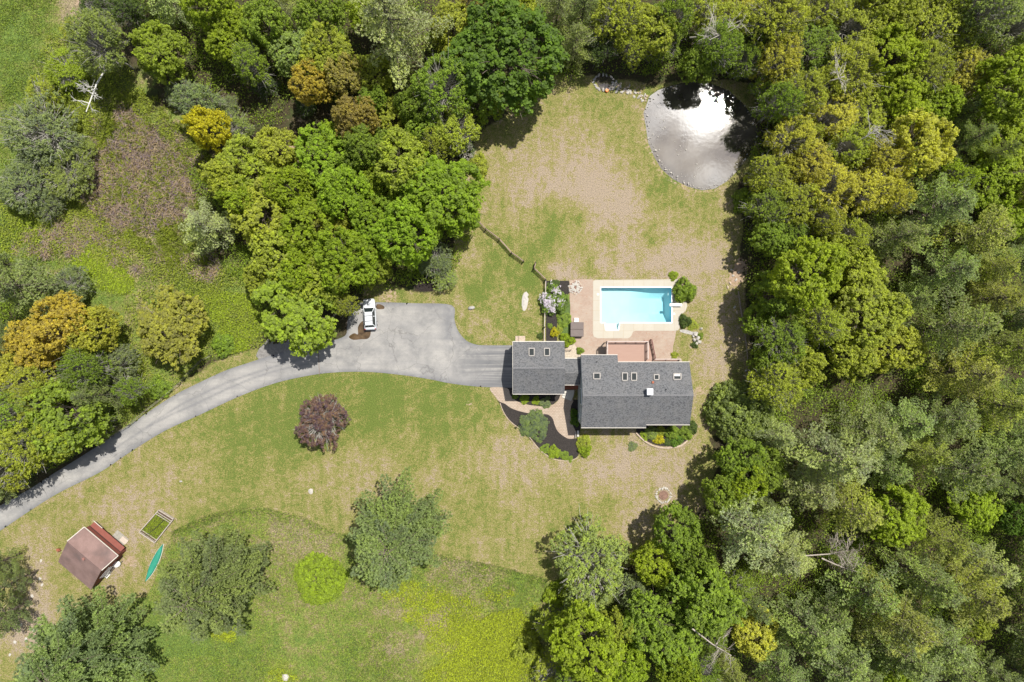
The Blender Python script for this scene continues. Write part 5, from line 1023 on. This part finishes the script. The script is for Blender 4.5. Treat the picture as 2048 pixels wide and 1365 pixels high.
SHR = [(1133,681,14,'bright','round clipped green bush at the upper right corner of the garage',1.0,'S1'),(1109,665.5,8.5,'yellow','small bright yellow bush in the bed above the garage',1.,'S2'),(1369,582,22,'green','round green bush at the upper right corner of the pool deck',1.1,'S0'),(1370,643,12,'dark','small dark bush beside the lower right pool deck',1.,'S1'),(1347,551.5,9,'bright','small low green bush above the pool deck',.5,'S2'),
 (1068,851,28,'juni','spreading green juniper in the black mulch bed',.2,'S0'),(1170,902,12,'bright','round green bush at the right end of the mulch bed',1.,'S1'),(1168,885,14,'olive','loose green plant above the round green bush by the mulch bed',.5,'S2'),
 (1108,905,12,'bright','low bright plant at the lower tip of the mulch bed',.4,'S0'),(1128,911,9,'green','smaller low plant right of the bright one at the mulch tip',.35,'S1'),(1090,898,9,'green','low green plant on the left side of the mulch tip',.3,'S2'),
 (1049,799,9,'bright','low green plant under the lower eave of the garage, left one',.35,'S0'),(1072,802,8,'bright','low green plant under the lower eave of the garage, right one',.35,'S1'),(1090,806,11,'grey','greyish twiggy plant below the garage eave by the path',.4,'S2'),(1030,793,6,'green','small plant at the lower left garage corner',.4,'S0'),
 (1148,826,8,'deep','dark bush in the narrow bed left of the house, upper',.8,'S1'),(1150,843,9,'deep','dark bush in the narrow bed left of the house, lower',.8,'S2'),
 (1304,866,13,'pale','pale flowering bush below the house, left end of the bed',.7,'S0'),(1318,879,10,'yellow','bright yellow bush in the bed below the house',.7,'S1'),(1322,863,10,'olive','olive bush against the wall above the bright yellow one',.7,'S2'),(1344,866,14,'green','green bush against the right part of the house wall',.8,'S0'),(1352,880,13,'deep','dark green bush at the lower right of the house bed',.7,'S1'),(1372,866,14,'green','green bush at the lower right house corner',.8,'S2'),(1290,873,9,'bright','low green plant at the left end of the house bed',.35,'S2'),(1335,884,8,'dark','dark low plant between the yellow and dark green bushes',.4,'S0'),
 (1107,571,11,'dark','dark ground plant above the lilac',.4,'S1'),(1128,640,14,'green','green leafy ground plant between mulch and patio',.3,'S2'),(1100,652,5,'green','tiny plant in the mulch beside the fence',.5,'S0'),(1160,702,7,'green','thin plant on the pebble bed by the breezeway',.9,'S1'),(1118,660,7,'olive','olive plant right of the small yellow bush',.5,'S2'),
 (1080,673,6,'dark','small dark plant left of the straight fence',.6,'S0'),(1401,672,6,'green','small green plant among the white stones',.6,'S1'),(1390,690,7,'dark','small dark plant below the white stones',.6,'S2'),(1349,711,7,'olive','small plant against the deck by the right patio edge',.5,'S0'),(1385,650,10,'olive','low olive tuft above the white stones',.3,'S2'),(1140,918,6,'green','last tiny plant along the lower mulch edge',.3,'S1'),(880,573,8,'bright','small bright shrub in the black mulch circle',.8,'S1'),(1383,855,12,'dark','dark bush at the right of the house bed under the trees',.8,'S0'),(1240,930,0,'olive','',0,'S0'),(1265,893,9,'grey','greyish low plant on the bare lawn below the house',.25,'S1')]
for px, py, r_, c, lab, hs, pr in SHR:
    if r_ == 0: continue
    s_ = r_ * .074 / 1.5; o = one('garden_shrub', pr, px, py, r_, COLR[c][0], lab, 'shrub', s_ * 1.15 * (hs if hs > .6 else hs * 1.2), group=G_)
# ------------------------------------------------------------------ white car
def car():
    c = empty('parked_car', (*P2(741.5, 629.5), .04), math.radians(3.5), 'white estate car with roof rails parked on the drive', 'car')
    PNT = NT('car_paint'); PNT.bsdf(Base_Color=(.62, .64, .67), Roughness=.25); GL = NT('car_glass'); GL.bsdf(Base_Color=(.02, .028, .028), Roughness=.06)
    BLK = simple('black_trim', (.02, .02, .024), .5, .1)
    # body: sections along y (front = +y): y, half width, z of shoulder, z of bottom
    def loft(secs, name, mat, smooth=True):
        b = bmesh.new(); rings = []
        for y, hw, zs, zb, crown in secs:
            prof = [(-hw * .93, zb), (-hw, zb + .18), (-hw, zs - .16), (-hw * .95, zs - .02), (-hw * .6, zs + crown * .7), (0, zs + crown), (hw * .6, zs + crown * .7), (hw * .95, zs - .02), (hw, zs - .16), (hw, zb + .18), (hw * .93, zb)]
            rings.append([b.verts.new((x, y, z_)) for x, z_ in prof])
        for A, B in zip(rings, rings[1:]):
            for i in range(len(A)): b.faces.new((A[i], A[(i + 1) % len(A)], B[(i + 1) % len(A)], B[i]))
        b.faces.new(rings[0]); b.faces.new(rings[-1][::-1]); bmesh.ops.recalc_face_normals(b, faces=b.faces)
        me = bpy.data.meshes.new(name); b.to_mesh(me); b.free(); me.polygons.foreach_set('use_smooth', [smooth] * len(me.polygons)); return link(name, me, mat, c)
    loft([(2.33, .55, .62, .32, .03), (2.26, .74, .74, .25, .04), (2.05, .85, .84, .22, .06), (1.6, .9, .93, .22, .08), (1.05, .91, 1.0, .22, .08), (.4, .92, 1.03, .22, .02), (-1.2, .92, 1.05, .22, .02), (-1.95, .9, 1.05, .24, .02), (-2.2, .84, 1.0, .28, .02), (-2.32, .7, .85, .34, .02)], 'body', PNT.m)
    def quadbox(name, bot, top, mat, t=None):
        m = MB(); b_ = [m.b.verts.new(q) for q in bot]; a_ = [m.b.verts.new(q) for q in top]; m.b.faces.new(a_); m.b.faces.new(b_[::-1])
        for i in range(4): m.b.faces.new((b_[i], b_[(i + 1) % 4], a_[(i + 1) % 4], a_[i]))
        return m.build(name, mat, c)
    # glasshouse (dark glass) with white roof over it
    quadbox('side_window', [(-.84, -1.95, 1.02), (.84, -1.95, 1.02), (.84, .98, 1.02), (-.84, .98, 1.02)], [(-.64, -1.62, 1.55), (.64, -1.62, 1.55), (.64, .32, 1.55), (-.64, .32, 1.55)], GL.m)
    m = MB(); m.box((0, -.66, 1.585), (1.24, 1.98, .07), bev=.03); m.build('roof', PNT.m, c, smooth=False)
    m = MB()
    for s in (-1, 1):
        m.bar((s * .80, .98, 1.07), (s * .62, .33, 1.585), .09, .05); m.bar((s * .80, -1.93, 1.07), (s * .62, -1.6, 1.57), .12, .06); m.bar((s * .80, -.35, 1.06), (s * .645, -.35, 1.57), .1, .05)
    m.build('pillar', PNT.m, c)
    m = MB(); m.face([(-.72, .93, 1.10), (.72, .93, 1.10), (.56, .36, 1.575), (-.56, .36, 1.575)]); m.build('windscreen', GL.m, c)
    m = MB(); m.face([(-.72, -1.93, 1.12), (.72, -1.93, 1.12), (.58, -1.64, 1.575), (-.58, -1.64, 1.575)]); m.build('rear_window', GL.m, c)
    for s in (-1, 1):
        m = MB(); m.tube([(s * .59, .25, 1.63), (s * .60, .1, 1.69), (s * .60, -1.4, 1.69), (s * .59, -1.55, 1.63)], .05, 6); m.build('roof_rail', BLK, c)
        m = MB(); m.box((s * 1.0, .72, 1.08), (.2, .13, .14), bev=.03); m.build('mirror', PNT.m, c)
        m = MB(); m.box((s * .66, 2.13, .74), (.3, .22, .12), bev=.03); m.build('headlight', simple('lens', (.5, .52, .55), .2, .05) if s < 0 else MAT['lens'].copy(), c)
        m = MB(); m.box((s * .76, -2.2, .92), (.14, .14, .26), bev=.02); m.build('taillight', simple('tail_lens', (.35, .02, .02), .3, .05) if s < 0 else bpy.data.materials['tail_lens'], c)
    for y in (-.25, -1.02):
        m = MB(); m.box((0, y, 1.71), (1.2, .07, .035), bev=.01); m.build('crossbar', simple('bar_grey', (.13, .14, .16), .5), c)
    m = MB(); m.box((0, -2.27, .52), (1.5, .16, .22), bev=.04); m.build('rear_bumper', simple('bumper', (.2, .21, .23), .5), c)
    m = MB(); m.box((0, 2.24, .5), (1.2, .14, .2), bev=.03); m.build('grille', BLK, c)
    for s in (-1, 1):
        for y in (1.42, -1.38):
            m = MB(); bmesh.ops.create_cone(m.b, cap_ends=True, segments=24, radius1=.34, radius2=.34, depth=.22, matrix=Matrix.Translation((s * .84, y, .34)) @ Matrix.Rotation(PI / 2, 4, 'Y')); t_ = m.build('wheel', BLK, c)
            m = MB(); bmesh.ops.create_cone(m.b, cap_ends=True, segments=20, radius1=.22, radius2=.2, depth=.03, matrix=Matrix.Translation((s * .96, y, .34)) @ Matrix.Rotation(PI / 2, 4, 'Y')); m.build('rim', simple('alloy', (.5, .5, .52), .35), t_)
car()
# ------------------------------------------------------------------ red shed
def shed():
    c0 = Vector((-62.1, -36.6, 0)); v = Vector((4.4, 5.2, 0)).normalized(); u = Vector((-v.y, v.x, 0))   # v: back to front, u: along the ridge away from the visible gable
    s = empty('red_shed', c0, 0, 'red garden shed with brown saltbox roof below the drive', 'shed')
    Ln = 6.3; D = 6.8; RED = NT('red_board'); p = RED.pos()
    q = RED.n('ShaderNodeVectorMath', {0: p, 1: tuple(u)}, operation='DOT_PRODUCT').outputs['Value']
    ln = RED.mr(RED.ma('FRACT', RED.ma('MULTIPLY', q, 3.2)), 0, .09); RED.bsdf(Base_Color=RED.mix(ln, (.16, .04, .03), RED.mix(RED.noise(p, 2, 4), (.17, .05, .036), (.24, .075, .055))), Roughness=.85)
    RF = NT('brown_shingle'); p = RF.pos(); f = RF.noise(p, 16, 3, .7); f2 = RF.noise(p, .6, 4, .6)
    cc_ = RF.mix(RF.mr(f2, .35, .65), (.20, .125, .11), (.30, .195, .175)); cc_ = RF.mix(RF.mr(f, .35, .7, 0, .6), cc_, (.14, .095, .09)); cc_ = RF.mix(RF.mr(RF.noise(p, .35, 3), .52, .7, 0, .6), cc_, (.1, .085, .085)); RF.bsdf(Base_Color=cc_, Roughness=.95)
    def W3(a, b_, z_): return u * a + v * b_ + Vector((0, 0, z_))
    def pl(name, pts, mat, t=.1, dirv=None):
        m = MB(); dv = dirv or Vector((0, 0, -1)); a = [m.b.verts.new(q) for q in pts]; b_ = [m.b.verts.new(Vector(q) + dv * t) for q in pts]; m.b.faces.new(a); m.b.faces.new(b_[::-1])
        for i in range(len(pts)): m.b.faces.new((a[i], a[(i + 1) % len(pts)], b_[(i + 1) % len(pts)], b_[i]))
        return m.build(name, mat, s)
    zf, zr, zb, vr = 2.65, 4.5, 1.7, 4.9
    prof = [(.15, 0), (.15, zb), (vr, zr - .12), (D, zf - .1), (D, 0)]
    DRK = simple('dark_red_board', (.16, .035, .026), .9, .2, 3)
    for a, nm_ in ((.1, 'gable_wall'), (Ln - .1, 'gable_wall')): pl(nm_, [W3(a, b_, z_) for b_, z_ in prof], DRK if 0 else RED.m, .1, u)
    pl('front_wall', [W3(0.1, D, 0), W3(Ln - .1, D, 0), W3(Ln - .1, D, zf - .1), W3(.1, D, zf - .1)], RED.m, .1, -v)
    pl('back_wall', [W3(0.1, .2, 0), W3(Ln - .1, .2, 0), W3(Ln - .1, .2, zb), W3(.1, .2, zb)], RED.m, .1, v)
    m = MB(); 
    r1 = [W3(-.05, vr, zr), W3(Ln + .05, vr, zr), W3(Ln + .05, D + .1, zf), W3(-.05, D + .1, zf)]; r2 = [W3(-.05, -.15, zb - .1), W3(Ln + .05, -.15, zb - .1), W3(Ln + .05, vr, zr), W3(-.05, vr, zr)]
    m.slab(r1, .1); m.slab(r2, .1); rf = m.build('roof', RF.m, s)
    m = MB(); m.box(tuple(W3(3.0, 4.4, zr - .2)), (.35, .35, .25), rz=math.atan2(u.y, u.x)); m.build('vent', simple('vent_red', (.25, .12, .1), .8), rf)
    m = MB(); m.bar(W3(-.1, vr, zr - .02), W3(-.1, D + .1, zf - .02), .1, .14); m.bar(W3(Ln + .1, vr, zr - .02), W3(Ln + .1, D + .1, zf - .02), .1, .14); m.bar(W3(-.1, D + .14, zf - .04), W3(Ln + .1, D + .14, zf - .04), .07, .12); m.build('roof_trim', TRIM, s)
    # lower pent strip: sliding doors hung from a dark track, pent board roof above
    pl('pent_roof', [W3(.3, D + .1, 1.5), W3(Ln - .1, D + .1, 1.5), W3(Ln - .1, D + .75, 1.12), W3(.3, D + .75, 1.12)], RED.m, .05)
    pl('sliding_door', [W3(1.6, D + .16, .05), W3(Ln - .3, D + .16, .05), W3(Ln - .3, D + .16, 1.35), W3(1.6, D + .16, 1.35)], RED.m, .05, -v)
    m = MB(); m.bar(W3(.2, D + .1, 1.56), W3(Ln, D + .1, 1.56), .05, .07); m.build('door_track', DARK, s)
    m = MB(); m.bar(W3(Ln - 1.6, D + .8, 1.12), W3(Ln + .1, D + .8, 1.12), .08, .08); m.build('fascia_board', TRIM, s)
    m = MB(); m.box(tuple(W3(1.3, D + .95, .12)), (1.1, .75, .24), rz=math.atan2(u.y, u.x)); m.build('door_step', simple('step_board', (.5, .42, .35), .85), s)
    m = MB()
    for h_, off in ((2.5, 0), (2.15, .07), (1.8, .14)): m.bar(W3(-.16 - off, 2.6, h_), W3(-.16 - off, 4.8, h_ + .1), .06, .08)
    m.build('ladder_rack', simple('rack_grey', (.3, .3, .3), .6), s)
    R_ = math.atan2(u.y, u.x)
    m = MB(); m.box((0, 0, .03), (2.2, 1.5, .06), rz=R_, bev=.01); tag(m.build('stone_slab', simple('slab_grey', (.30, .28, .24), .9, .25, 3), None, P(240, 1077, 0)), 'grey stone slab on the grass in front of the shed', 'slab')
    wb = empty('wheelbarrow', P(238, 1126.5, 0), .5, 'white wheelbarrow beside the dark side of the shed', 'wheelbarrow')
    m = MB(); m.cyl((0, 0, .3), .3, .3, 14, .48); o = m.build('tray', WHITE, wb); o.scale = (1.25, .9, 1)
    m = MB(); m.bar((-.2, .22, .42), (-1.0, .3, .5), .05, .05); m.bar((-.2, -.22, .42), (-1.0, -.3, .5), .05, .05); m.bar((0, 0, .3), (-.3, .3, 0), .04, .04); m.bar((0, 0, .3), (-.3, -.3, 0), .04, .04); m.build('handle', WHITE, wb)
    m = MB(); bmesh.ops.create_cone(m.b, cap_ends=True, segments=16, radius1=.19, radius2=.19, depth=.08, matrix=Matrix.Translation((.55, 0, .19)) @ Matrix.Rotation(PI / 2, 4, 'X')); m.build('wheel', DARK, wb)
    for i, (x, y, a, b_, h_, mt, lb) in enumerate(((217,1151,.75,.4,.3,WHITE,'white box on the ground by the shed side, lowest'),(222,1143,.5,.4,.35,ST[1],'grey bin above the white box by the shed side'),(226,1137,.4,.35,.3,ST[2],'tan crate between the grey bin and the wheelbarrow'))):
        m = MB(); m.box((0, 0, h_ / 2), (a, b_, h_), rz=.87, bev=.02); m.box((0, 0, h_ + .02), (a * .86, b_ * .86, .03), rz=.87); tag(m.build('storage_box', mt, None, P(x, y, 0)), lb, 'box', 'clutter by the shed')
    m = MB(); m.bar((0, 0, .1), (.5, .3, .5), .2, .2); m.box((.1, .3, .2), (.4, .3, .4)); tag(m.build('firewood', BRICKR, None, P(117, 1103, 0)), 'rusty bits stacked at the upper left corner of the shed', 'scrap')
    m = MB(); m.bar((0, 0, .1), (.6, -.2, .3), .1, .1); m.box((.2, .1, .15), (.3, .3, .3)); tag(m.build('firewood', DARK, None, P(124, 1124, 0)), 'dark bits stacked at the lower left corner of the shed', 'scrap')
shed()
# garden bed frame
def bed():
    A, B, C_, D_ = P(321, 1019), P(350, 1037), P(313, 1084), P(282, 1063)
    o = empty('raised_bed', (A + C_) / 2, 0, 'weathered wooden raised bed full of weeds near the shed', 'raised bed'); c0 = o.location
    WD = simple('grey_board', (.40, .35, .30), .9, .2, 4); q = [v - c0 for v in (A, B, C_, D_)]
    for i in range(4):
        m = MB()
        for h_ in (.15, .42): m.bar(q[i] + Vector((0, 0, h_)), q[(i + 1) % 4] + Vector((0, 0, h_)), .07, .22)
        m.bar(q[i] + Vector((0, 0, .55)), q[(i + 1) % 4] + Vector((0, 0, .55)), .12, .04); m.build('board', WD, o)
    for f in (.09, .16):
        m = MB(); m.bar(q[0].lerp(q[3], f) + Vector((0, 0, .5)), q[1].lerp(q[2], f) + Vector((0, 0, .5)), .08, .08); m.build('crossbar', WD, o)
    m = MB(); m.bar(q[0].lerp(q[3], .9) + Vector((0, 0, .4)), q[1].lerp(q[2], .9) + Vector((0, 0, .4)), .1, .1); m.build('crossbar', WD, o)
    m = MB(); m.tube([q[3].lerp(q[2], .35) + Vector((0, 0, .4)), (q[3] + q[2]) / 2 * .3 + Vector((0, 0, .5)), q[0].lerp(q[1], .5).lerp(q[2], .2) + Vector((0, 0, .48))], .04, 5); m.build('hose', DARK, o)
    m = MB(); m.prism([(v.x * .96, v.y * .96) for v in q], .0, .25); m.build('soil', simple('bed_soil', (.09, .06, .04), .95, .3, 4), o)
    r = np.random.default_rng(3); n = 2600; a = r.random((n, 2)) * [.9, .78] + [.05, .14]
    Q = np.array([tuple((q[0].lerp(q[1], s)).lerp(q[3].lerp(q[2], s), t)) for s, t in a]); Q[:, 2] = r.uniform(.25, .5, n)
    V, Fq = kites(Q, r.normal(size=(n, 3)) * .6 + [0, 0, 1], .085, r); w_ = link('weeds', np_mesh('weeds', V, Fq, dict(tone=np.repeat(r.random(n), 4))), LEAF, o); w_.color = (.27, .35, .04, 1)
bed()
def canoe():
    A, B = P(327, 1088, 0), P(293, 1162, 0); L_ = (B - A).length; o = empty('canoe', (A + B) / 2, math.atan2((B - A).y, (B - A).x), 'upside down green canoe lying on the grass', 'canoe')
    b = bmesh.new(); rings = []; N = 20
    for i in range(N + 1):
        t_ = i / N * 2 - 1; w_ = .48 * (1 - abs(t_) ** 2.2) + .015; h_ = .42 * (1 - .3 * (1 - abs(t_)) ) * (1 if abs(t_) < .95 else .9); hh = .40 - .0 * t_
        rings.append([b.verts.new((t_ * L_ / 2, w_ * math.cos(a) * -1 if 0 else -w_ * math.cos(a), .05 + .36 * max(0, math.sin(a)) ** .6 + .10 * 0)) for a in [PI * k / 10 for k in range(11)]])
    for X_, Y_ in zip(rings, rings[1:]):
        for k in range(10): b.faces.new((X_[k], X_[k + 1], Y_[k + 1], Y_[k]))
    bmesh.ops.recalc_face_normals(b, faces=b.faces); me = bpy.data.meshes.new('hull'); b.to_mesh(me); b.free(); me.polygons.foreach_set('use_smooth', [True] * len(me.polygons))
    link('hull', me, simple('canoe_green', (.03, .25, .17), .5, .15, 1.2), o)
    for s in (-1, 1):
        m = MB(); m.tube([(t_ * L_ / 2, s * (.49 * (1 - abs(t_) ** 2.2) + .03), .06) for t_ in np.linspace(-1, 1, 17)], .03, 5); m.build('gunwale', WHITE, o)
canoe()
# meadow stones by the shed
for i, (x, y) in enumerate(((82,1122),(80,1158),(64,1192),(42,1250),(66,1260),(30,1285),(20,1310),(66,1325),(52,1278),(84,1170))):
    rock(x, y, .2 + .05 * (i % 3), .28, .05, i, '%s from the top of the flat pale ledge stones left of the shed' % 'first second fourth fifth sixth eighth ninth tenth seventh third'.split()[i], 'ledge_stone', 'stone', (0, 3, 6)[i % 3], 'ledge stones left of the shed')
